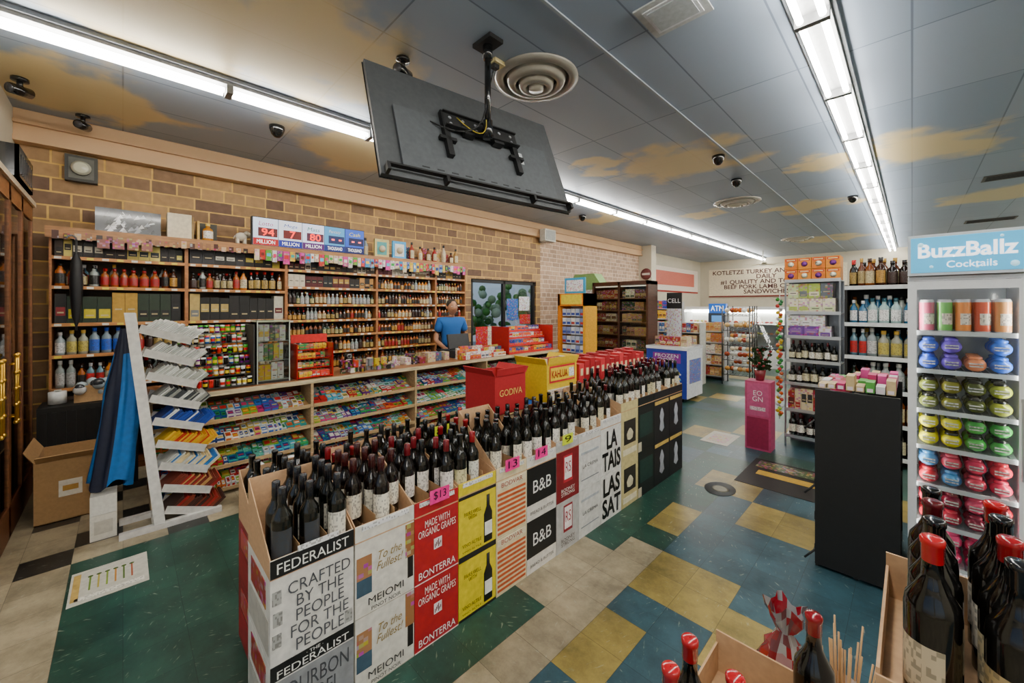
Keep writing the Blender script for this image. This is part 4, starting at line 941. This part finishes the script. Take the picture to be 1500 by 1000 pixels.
for z in (.3, .55, .8, 1.05, 1.3, 1.52, 1.75): fill_boxes(mb, .05, .57, .06, z, .17, ['#b88850', '#c8a060', '#7a4828', '#e8d8b0', '#a03020'], (.06, .12), .2); fill_boxes(mb, .63, Lk-.05, .06, z, .17, ['#b88850', '#c8a060', '#7a4828', '#e8d8b0', '#2a4a30'], (.06, .12), .2)
mb.build('cigar_boxes', e)
e = empty('orange_card_display_stand', -4.15, 5.8)
MO = T(-4.5, 5.6); mb = MB(MO)
mb.box(0, .6, .0, .35, 0, .25, '#e88818', mt); mb.box(0, .05, 0, .35, .25, 1.82, '#e88818', mt); mb.box(.55, .6, 0, .35, .25, 1.82, '#e8a818', mt); mb.box(.05, .55, .33, .35, .25, 1.82, '#d8d8d8', mt); mb.box(0, .6, 0, .35, 1.6, 1.82, '#e88818', mt)
mb.box(.08, .52, -.004, 0, 1.63, 1.8, '#f0d838', mt)
mb.box(.08, .52, .1, .13, 1.82, 2.1, '#3098c8', mt); mb.box(.12, .48, .096, .1, 1.86, 2.06, '#e8f0f4', pk)
for r_ in range(8):
    for c_ in range(5): mb.box(.07+c_*.096, .15+c_*.096, .05, .1, .3+r_*.16, .43+r_*.16, R.choice(['#e8eef4', '#c8d4e8', '#8898c8', '#f4f4f0']), mt); mb.box(.075+c_*.096, .145+c_*.096, .048, .05, .32+r_*.16, .36+r_*.16, R.choice(['#3048a0', '#c03030', '#5060b0']), mt)
mb.build('stand', e)
mb = MB(T(-5.5, 7.2))
mb.box(0, .9, 0, .3, 0, 1.55, '#c8ccc0', mt); mb.prism([(-.05, 1.95), (.95, 1.95), (.7, 2.3), (.2, 2.3)], 0, .3, '#7a9c5c', mt); mb.box(0, .9, 0.01, .29, 1.55, 1.95, '#e8ecea', pk)
for z in (.2, .5, .8, 1.1, 1.4): mb.box(.04, .86, -.1, 0, z, z+.01, '#b8bcb8', mt); fill_boxes(mb, .05, .85, -.09, z+.011, .2, CANDY, (.06, .09), .08)
mb.build('house_shaped_display')
e = empty('ice_cream_freezer', -2.95, 6.95)
MF = T(-3.3, 6.6)
mb = MB(MF); mb.box(0, .7, 0, .68, .06, .86, '#2038a0', mt); mb.box(.7, .703, .0, .68, .06, .86, '#e8ecf0', mt); mb.box(.703, .705, .1, .6, .3, .7, '#5878c8', pk); mb.box(-.01, .71, -.01, .69, .86, .91, '#e8ecf0', gs)
for x in (.05, .6):
    for y in (.05, .58): mb.cyl((x, y, .0), (x, y, .06), .03, '#202020')
for i in range(160):
    x = R.uniform(.18, .62); z = R.uniform(.14, .58)
    if ((x-.4)/.22)**2+((z-.36)/.2)**2 < 1: mb.ball((x, 0, z), .016, R.choice(['#e02030', '#40b0e0', '#e8d020', '#f0f0f0', '#e06098']), mt, 7, 4)
mb.box(.12, .6, -.003, 0, .64, .8, '#8a2890', mt); mb.build('body', e, .01)
text('FROZEN\nDOTS', MF, .36, .72, .4, .13, '#f0f4f8', e, y=-.006)
mb = MB(T(-3.25, 6.7, .912)); fill_boxes(mb, 0, .6, .1, 0, .16, ['#30343a', '#c8b890', '#a08060', '#8a2018'], (.08, .14), .2); mb.build('boxes_on_freezer')
def gond(x, y, L_, h, ang, col, pal, name):
    e = empty(name, x, y); M = T(x, y) @ RZ(ang); mb = MB(M)
    mb.box(0, L_, .28, .3, 0, h, col, mt)
    for q in (0, L_-.02): mb.box(q, q+.02, 0, .28, 0, h, col, mt)
    n = int(h/.24)
    for k in range(n): mb.box(.02, L_-.02, 0, .28, .08+k*.24, .1+k*.24, col, mt)
    mb.build('frame', e); mb = MB(M)
    for k in range(n): fill_boxes(mb, .02, L_-.02, .02, .1+k*.24, .2, pal, (.05, .1), .2)
    mb.build('products', e)
gond(-3.9, 8.3, .9, 1.25, 0, '#c8c8c0', ['#e8c890', '#c87830', '#f0e8d8', '#b03020', '#f0f0f0', '#3070b0'], 'snack_gondola')
gond(-3.3, 9.1, .5, 1.2, 0, '#b8b8b8', ['#d8a860', '#e8c890', '#c87830', '#f0e8d8', '#b03020'], 'bread_rack')
gond(-5.1, 9.2, 1.3, 1.7, 0, '#b8b8b8', CANDY, 'grocery_shelf')
e = empty('atm_machine', -3.5, 10.6); MA = T(-3.68, 10.6); mb = MB(MA); mb.box(0, .4, 0, .45, 0, 1.15, '#303640', mt); mb.prism([(0, 1.15), (.4, 1.15), (.4, 1.42), (0, 1.42)], .12, .45, '#3a4250', mt); mb.box(.08, .32, .115, .12, 1.2, 1.36, '#5090d0', em); mb.box(0, .4, .15, .3, 1.42, 1.66, '#1858b0', em); mb.box(.1, .3, -.02, 0, .7, 1.0, '#202428', mt); mb.build('body', e)
text('ATM', MA, .2, 1.54, .3, .13, '#ffffff', e, y=.145, em_=1)
e = empty('deli_display_case', -3.5, 12.1); MD = T(-4.8, 11.8); mb = MB(MD)
mb.box(0, 2.6, 0, .8, 0, .45, '#e8eae8', gs); mb.box(0, 2.6, .75, .8, .45, 1.5, '#f0f0ec', gs); mb.box(0, 2.6, .3, .8, 1.5, 1.58, '#f0f2f2', gs)
for z in (.5, .8, 1.1): mb.box(.03, 2.57, .15, .75, z, z+.015, '#c8ccd0', me_)
for x in (0, 2.57): mb.box(x, x+.03, .05, .8, .45, 1.5, '#d8dcdc', gs)
mb.box(.03, 2.57, .7, .74, 1.42, 1.47, '#ffffff', tb); mb.build('case', e)
mb = MB(MD); mb.box(.03, 2.57, .0, .01, 0, 1.05, '#ffffff', gs_, M=T(0, .02, .45) @ RX(-16)); mb.build('curved_glass', e)
mb = MB(MD)
for z in (.46, .82, 1.12):
    for i in range(22): mb.ball((.1+i*.11, .4+R.uniform(-.05, .1), z+.04), .05, R.choice(['#a83028', '#d89070', '#e8d8b0', '#7a2018', '#c8c060']), mt, 8, 5, .6)
mb.build('meats', e)
for dx, dy in ((-3.0, 10.0), (-2.75, 8.8)):
    e = empty('wire_pastry_rack', dx+.25, dy); mb = MB(T(dx, dy))
    for x in (0, .5):
        for y in (0, .35): mb.cyl((x, y, 0), (x, y, 1.6), .012, '#606060', me_, 6)
    for z in (.2, .5, .8, 1.1, 1.4):
        for i in range(8): mb.cyl((i*.0714, 0, z), (i*.0714, .35, z+.06), .005, '#707070', me_, 4)
        mb.cyl((0, 0, z), (.5, 0, z), .008, '#707070', me_, 5)
    mb.build('frame', e); mb = MB(T(dx, dy))
    for z in (.2, .5, .8, 1.1, 1.4):
        for i in range(6): mb.ball((.05+i*.08, .12+R.uniform(0, .1), z+.11), .055, R.choice(['#d89848', '#e8c080', '#c06020', '#f0e0c0', '#a84020', '#f0f0e8']), gs, 8, 6, .9)
    mb.build('pastries', e)
e = empty('deli_menu_sign', -4.2, 16.95, 2)
MW = T(-6.1, YF-.03); mb = MB(MW); mb.box(.3, 4.6, 0, .028, 2.0, 3.05, '#e8dcc0', mt); mb.box(.3, 4.6, -.01, 0, 1.95, 2.0, '#7a2018', mt); mb.build('board', e)
text('KOTLETZE TURKEY AND CHICKEN\nDAILY\n#1 QUALITY AND TOP FRESH\nBEEF PORK LAMB CHICKEN\nSANDWICHES', MW, 2.3, 2.53, 3.7, .92, '#4a1c14', e, y=-.005, bold=.02)
MW2 = T(-6.148, 11.5) @ RZ(90)
e = empty('painted_wall_sign', -6.14, 13.5, 2)
mb = MB(MW2); mb.box(.2, 5.2, -.01, 0, 2.1, 3.0, '#e8dcd0', mt); mb.box(.6, 4.8, -.014, -.01, 2.35, 2.85, '#c86858', mt); mb.box(.2, 5.2, -.012, -.01, 2.1, 2.16, '#a02018', mt); mb.build('panel', e)
e = empty('phone_card_sign', -3.2, 7.5, 1.9); mb = MB(T(-3.30, 7.42)); mb.box(0, .28, 0, .03, 0, 1.85, '#181818', mt); mb.box(.0, .28, -.004, 0, 1.6, 1.8, '#101010', mt); mb.box(.0, .28, -.004, 0, 1.0, 1.55, '#d0d4d8', pk); mb.build('post', e); text('CELL', T(-3.30, 7.42), .14, 1.7, .24, .08, '#f0f0f0', e, y=-.006)
mb = MB(); mb.lathe([(.001, 0), (.17, 0), (.17, .01), (.001, .01)], (0, 0, 0), 20, ['#602828', '#602828', '#703838'], mt, M=T(-5.56, 11.09, 2.55) @ RX(90)); mb.box(-5.68, -5.44, 11.075, 11.079, 2.52, 2.58, '#d0c8c0', mt); mb.build('round_wall_sign')
mb = MB(T(-3.4, 14.8, CH)); mb.cyl((0, 0, -.4), (0, 0, -.01), .015, '#d8d8d0'); mb.lathe([(.001, -.5), (.09, -.48), (.1, -.42), (.001, -.4)], (0, 0, 0), 14, '#d8d4c8')
for k in range(5): mb.box(.1, .6, -.06, .06, -.445, -.435, '#c8bca0', mt, M=RZ(72*k))
mb.build('ceiling_fan')
for k, x in enumerate((-1.9, -.8, .3, 1.4)):
    e = empty('reach_in_cooler', x, 16.5); M = T(x, 16.2); mb = MB(M); mb.box(0, 1.0, .05, .75, 0, 2.1, '#202428', mt); mb.box(.05, .95, .04, .05, .25, 1.95, '#c8d8e0', em); mb.build('body', e)
    mb = MB(M)
    for z in (.3, .6, .9, 1.2, 1.5): fill_boxes(mb, .06, .94, -.02, z, .22, CANDY, (.06, .09), .05)
    mb.build('drinks', e)
gond(-.6, 7.4, 1.6, 1.7, 90, '#303030', CANDY, 'snack_gondola')
# ---------------------------------------------------------------- floor decals
mb = MB(); mb.box(-3.5, -3.13, -.215, .11, .001, .003, '#c0bcae', mt)
for i in range(6): mb.box(-3.4, -3.25, -.14+i*.035, -.132+i*.035, .003, .0035, ['#6a8a2c', '#a89838', '#7a9430', '#c08030', '#506a28', '#a85838'][i], mt); mb.ball((-3.41, -.136+i*.035, .003), .012, '#48601c', mt, 8, 4, .1)
mb.box(-3.2, -3.16, -.19, .09, .003, .0035, '#e0dcd0', lb); mb.box(-3.47, -3.17, -.205, -.175, .003, .0035, '#b89850', mt); mb.build('floor_poster')
mb = MB(); mb.box(-1.15, -.45, 4.0, 4.75, .001, .003, '#12100c', mt); mb.box(-1.05, -.55, 4.3, 4.42, .003, .0035, '#b08a28', mt); mb.box(-1.1, -.5, 4.5, 4.7, .003, .0035, '#3a4a28', pk); mb.build('floor_advert_mat')
mb = MB(); mb.lathe([(.001, 0), (.15, 0), (.15, .002), (.001, .002)], (-1.18, 3.72, .001), 20, '#4a4c4c', mt, sx=.8); mb.ball((-1.18, 3.72, .003), .07, '#8c8878', mt, 12, 4, .02); mb.build('floor_sticker')
mb = MB(); mb.box(-1.78, -1.48, 4.9, 5.4, .001, .003, '#b8b4a8', mt); mb.box(-1.73, -1.53, 4.97, 5.3, .003, .0035, '#a89888', pk); mb.build('floor_sticker')

# ---------------------------------------------------------------- foreground wine cases
def fg_case(x0, x1, y0, y1, n, bots, name='wine_case_stack', c='#c09a72', hb=.31):
    e = empty(name, (x0+x1)/2, (y0+y1)/2); mb = MB()
    for k in range(n): mb.box(x0, x1, y0, y1, k*hb+.002, (k+1)*hb, c if k < n-1 else '#ddd8cc', kr)
    z = n*hb; t = .005
    mb.box(x0, x1, y0, y1, z, z+.005, c, kr)
    mb.box(x0, x1, y0, y0+t, z+.005, z+.07, c, kr); mb.box(x0, x1, y1-t, y1, z+.005, z+.11, c, kr); mb.box(x0, x0+t, y0+t, y1-t, z+.005, z+.08, c, kr); mb.box(x1-t, x1, y0+t, y1-t, z+.005, z+.08, c, kr)
    mb.build('cases', e); bb = MB()
    for (x, y, cap, lab) in bots: bottle(bb, x, y, z+.006, .305, .037, '#0c0a08', cap, lab, ang=-math.pi/2-.8, segs=32, kind='tall')
    bb.build('bottles', e)
fg_case(-.37, -.065, .67, 1.14, 2, [(-.315, .725, '#b01820', '#e8e0d0'), (-.315, .815, '#b01820', '#e8e0d0'), (-.225, .79, '#b01820', '#e8e0d0'), (-.15, 1.07, '#8a101c', '#e8e4d8')])
fg_case(-.045, .32, .94, 1.34, 3, [(.025, 1.01, '#c01820', '#c8b898'), (.12, 1.1, '#a01820', '#d8c8a0'), (.03, 1.1, '#141414', '#e8e0d0'), (.215, 1.1, '#181818', '#b8a070'), (.12, 1.2, '#181818', '#e8e0d0'), (.03, 1.2, '#5a1018', '#e8e0d0'), (.21, 1.2, '#a01820', '#e8e0d0'), (.12, 1.01, '#181818', '#b8a070'), (.03, 1.28, '#141414', '#e8e0d0'), (.12, 1.28, '#c01820', '#e8e0d0')], hb=.295)
e = empty('wine_case_stack', -.2, 1.35); mb = MB(); mb.box(-.33, -.06, 1.17, 1.5, 0, .25, '#c09a72', kr); mb.box(-.33, -.06, 1.17, 1.5, .252, .52, '#e0dace', kr); mb.build('cases', e)
mb = MB(T(-.125, 1.27, .522)); mb.lathe([(.001, 0), (.045, 0), (.052, .13), (.048, .135), (.001, .02)], (0, 0, 0), 16, '#a89080', mt)
for i in range(26):
    a = R.random()*6.28; r = R.random()*.04; mb.cyl((r*math.cos(a), r*math.sin(a), .02), (r*1.8*math.cos(a), r*1.8*math.sin(a), .2+R.random()*.08), .0022, '#c8a070', mt, 5)
mb.build('bundle_of_skewers')
mb = MB(T(-.245, 1.29, .522))
vs = []; segs = 24
for i in range(12):
    f = i/11; z = .26*f; r0 = [.03, .055, .06, .06, .055, .05, .042, .03, .018, .03, .04, .045][i]
    for k in range(segs):
        t = 2*math.pi*k/segs; w = 1+.18*math.sin(5*t+i)+.1*math.sin(9*t-i*2); vs.append((r0*w*math.cos(t), r0*.8*w*math.sin(t), z+.012*math.sin(4*t)*(i > 8)))
fs = [(i*segs+k, i*segs+(k+1) % segs, (i+1)*segs+(k+1) % segs, (i+1)*segs+k) for i in range(11) for k in range(segs)]
mb.add(vs, fs, [R.choice(['#98989c', '#a01828', '#a8acb0', '#704048', '#90383c']) if i//segs > 5 else R.choice(['#a01828', '#801420', '#902838', '#b0888c']) for i in range(len(fs))], gs, True)
mb.build('wrapped_candy_bag')

# ---------------------------------------------------------------- shop clerk
def clerk(x, y, ang):
    e = empty('shop_clerk', x, y)
    M = T(x, y) @ RZ(ang)
    def skinned(name, pts, edges, radii, mat, lvl=2, root=0):
        me = bpy.data.meshes.new(name); me.from_pydata([tuple(M @ Vector(p)) for p in pts], edges, [])
        ob = bpy.data.objects.new(name, me); link(ob)
        ob.modifiers.new('Skin', 'SKIN')
        for i, r in enumerate(radii):
            me.skin_vertices[0].data[i].radius = (r, r) if not isinstance(r, tuple) else r
            me.skin_vertices[0].data[i].use_root = (i == root)
        s = ob.modifiers.new('Sub', 'SUBSURF'); s.levels = lvl; s.render_levels = lvl
        me.materials.append(mat)
        ob.modifiers['Skin'].use_smooth_shade = True
        par(ob, e); return ob
    skin = flat('#b07c5c'); shirt = flat('#1c5ea8', rough=.8); pants = flat('#23262e', rough=.8)
    skinned('shirt', [(0, 0, .95), (0, -.01, 1.1), (0, -.02, 1.25), (0, -.03, 1.38), (0, -.035, 1.43), (.17, -.02, 1.37), (.23, -.03, 1.2), (-.17, -.02, 1.37), (-.23, -.03, 1.2)],
            [(0, 1), (1, 2), (2, 3), (3, 4), (3, 5), (5, 6), (3, 7), (7, 8)], [(.16, .12), (.155, .115), (.17, .12), (.14, .1), (.06, .06), (.075, .075), (.06, .06), (.075, .075), (.06, .06)], shirt)
    skinned('trousers', [(0, 0, .93), (.09, 0, .85), (.1, -.01, .48), (.1, .01, .09), (-.09, 0, .85), (-.1, -.01, .48), (-.1, .01, .09)], [(0, 1), (1, 2), (2, 3), (0, 4), (4, 5), (5, 6)], [.14, .1, .07, .055, .1, .07, .055], pants)
    skinned('shoes', [(.1, .05, .04), (.1, -.16, .035)], [(0, 1)], [.05, .04], flat('#151515'), 1); skinned('shoes', [(-.1, .05, .04), (-.1, -.16, .035)], [(0, 1)], [.05, .04], flat('#151515'), 1)
    for s in (1, -1):
        hx = s*.17; el = (s*.25, -.04, 1.08); wr = (hx, -.24, .97)
        skinned('forearm', [(s*.235, -.03, 1.2), el, wr, (hx-.01*s, -.3, .955)], [(0, 1), (1, 2), (2, 3)], [.042, .04, .028, (.035, .018)], skin)
        for f in range(4):
            bx = hx-.01*s+(f-1.5)*.02; l = [.06, .075, .07, .055][f]
            skinned('finger', [(bx, -.31, .955), (bx, -.31-l*.55, .952), (bx, -.31-l, .935)], [(0, 1), (1, 2)], [.009, .0085, .007], skin, 1)
        skinned('thumb', [(hx-.035*s, -.27, .955), (hx-.06*s, -.3, .95), (hx-.062*s, -.33, .943)], [(0, 1), (1, 2)], [.011, .01, .008], skin, 1)
    skinned('neck', [(0, -.03, 1.4), (0, -.05, 1.5)], [(0, 1)], [.055, .05], skin)
    mb = MB(M)
    hc = (0, -.065, 1.575)
    segs = 20; rings = 14; vs = []; fs = []
    for i in range(rings+1):
        f = math.pi*i/rings; z = -math.cos(f)*.12; r = math.sin(f)
        for k in range(segs):
            t = 2*math.pi*k/segs; x_ = r*.076*math.cos(t); y_ = r*.095*math.sin(t)
            if z < 0: x_ *= 1+z*2.4; y_ = y_*(1+z*1.6)-(.012 if math.sin(t) < 0 else 0)
            fx = math.exp(-((x_)/.014)**2)*math.exp(-((z+.01)/.028)**2)
            if y_ < 0: y_ -= .022*fx; y_ += .008*math.exp(-((abs(x_)-.032)/.016)**2-((z-.015)/.014)**2)
            vs.append((hc[0]+x_, hc[1]+y_, hc[2]+z))
    for i in range(rings):
        for k in range(segs): fs.append((i*segs+k, i*segs+(k+1) % segs, (i+1)*segs+(k+1) % segs, (i+1)*segs+k))
    mb.add(vs, fs, '#b07c5c', mt, True)
    for s in (1, -1):
        mb.ball((s*.03, hc[1]-.078, hc[2]+.015), .011, '#f0ece8', gs, 8, 6); mb.ball((s*.03, hc[1]-.087, hc[2]+.015), .005, '#20140c', gs, 6, 5)
        mb.ball((s*.077, hc[1]+.01, hc[2]), .02, '#a87050', mt, 8, 6, 1.4); mb.box(s*.03-.014, s*.03+.014, hc[1]-.092, hc[1]-.082, hc[2]+.034, hc[2]+.039, '#3a3028', mt)
    mb.box(-.022, .022, hc[1]-.09, hc[1]-.08, hc[2]-.052, hc[2]-.046, '#8a4038', mt)
    mb.build('head', e)
    mb = MB(M)
    pr = [(.078, .0), (.082, .03), (.08, .07), (.062, .1), (.035, .122), (.001, .13)]
    mb.lathe(pr, (0, hc[1]+.022, hc[2]+.004), 20, '#3a342e', mt, sx=1.0, sy=1.15); mb.build('hair', e)
clerk(-5.0, 3.6, 75)

# ---------------------------------------------------------------- world + camera
w = bpy.data.worlds.new('World'); bpy.context.scene.world = w; w.use_nodes = True
bg = w.node_tree.nodes['Background']; sky = w.node_tree.nodes.new('ShaderNodeTexSky'); sky.sky_type = 'HOSEK_WILKIE'; sky.turbidity = 6
sky.sun_direction = Vector((.3, -.5, .8)).normalized()
w.node_tree.links.new(sky.outputs[0], bg.inputs['Color']); bg.inputs['Strength'].default_value = 2.5
cam = bpy.data.cameras.new('camera'); co = bpy.data.objects.new('camera', cam); link(co)
co.location = (0, 0, 1.6); co.rotation_euler = (math.radians(90), 0, math.radians(45.4))
cam.sensor_width = 36; cam.lens = 13.87; cam.shift_y = -52/1500; cam.clip_start = .05
bpy.context.scene.camera = co
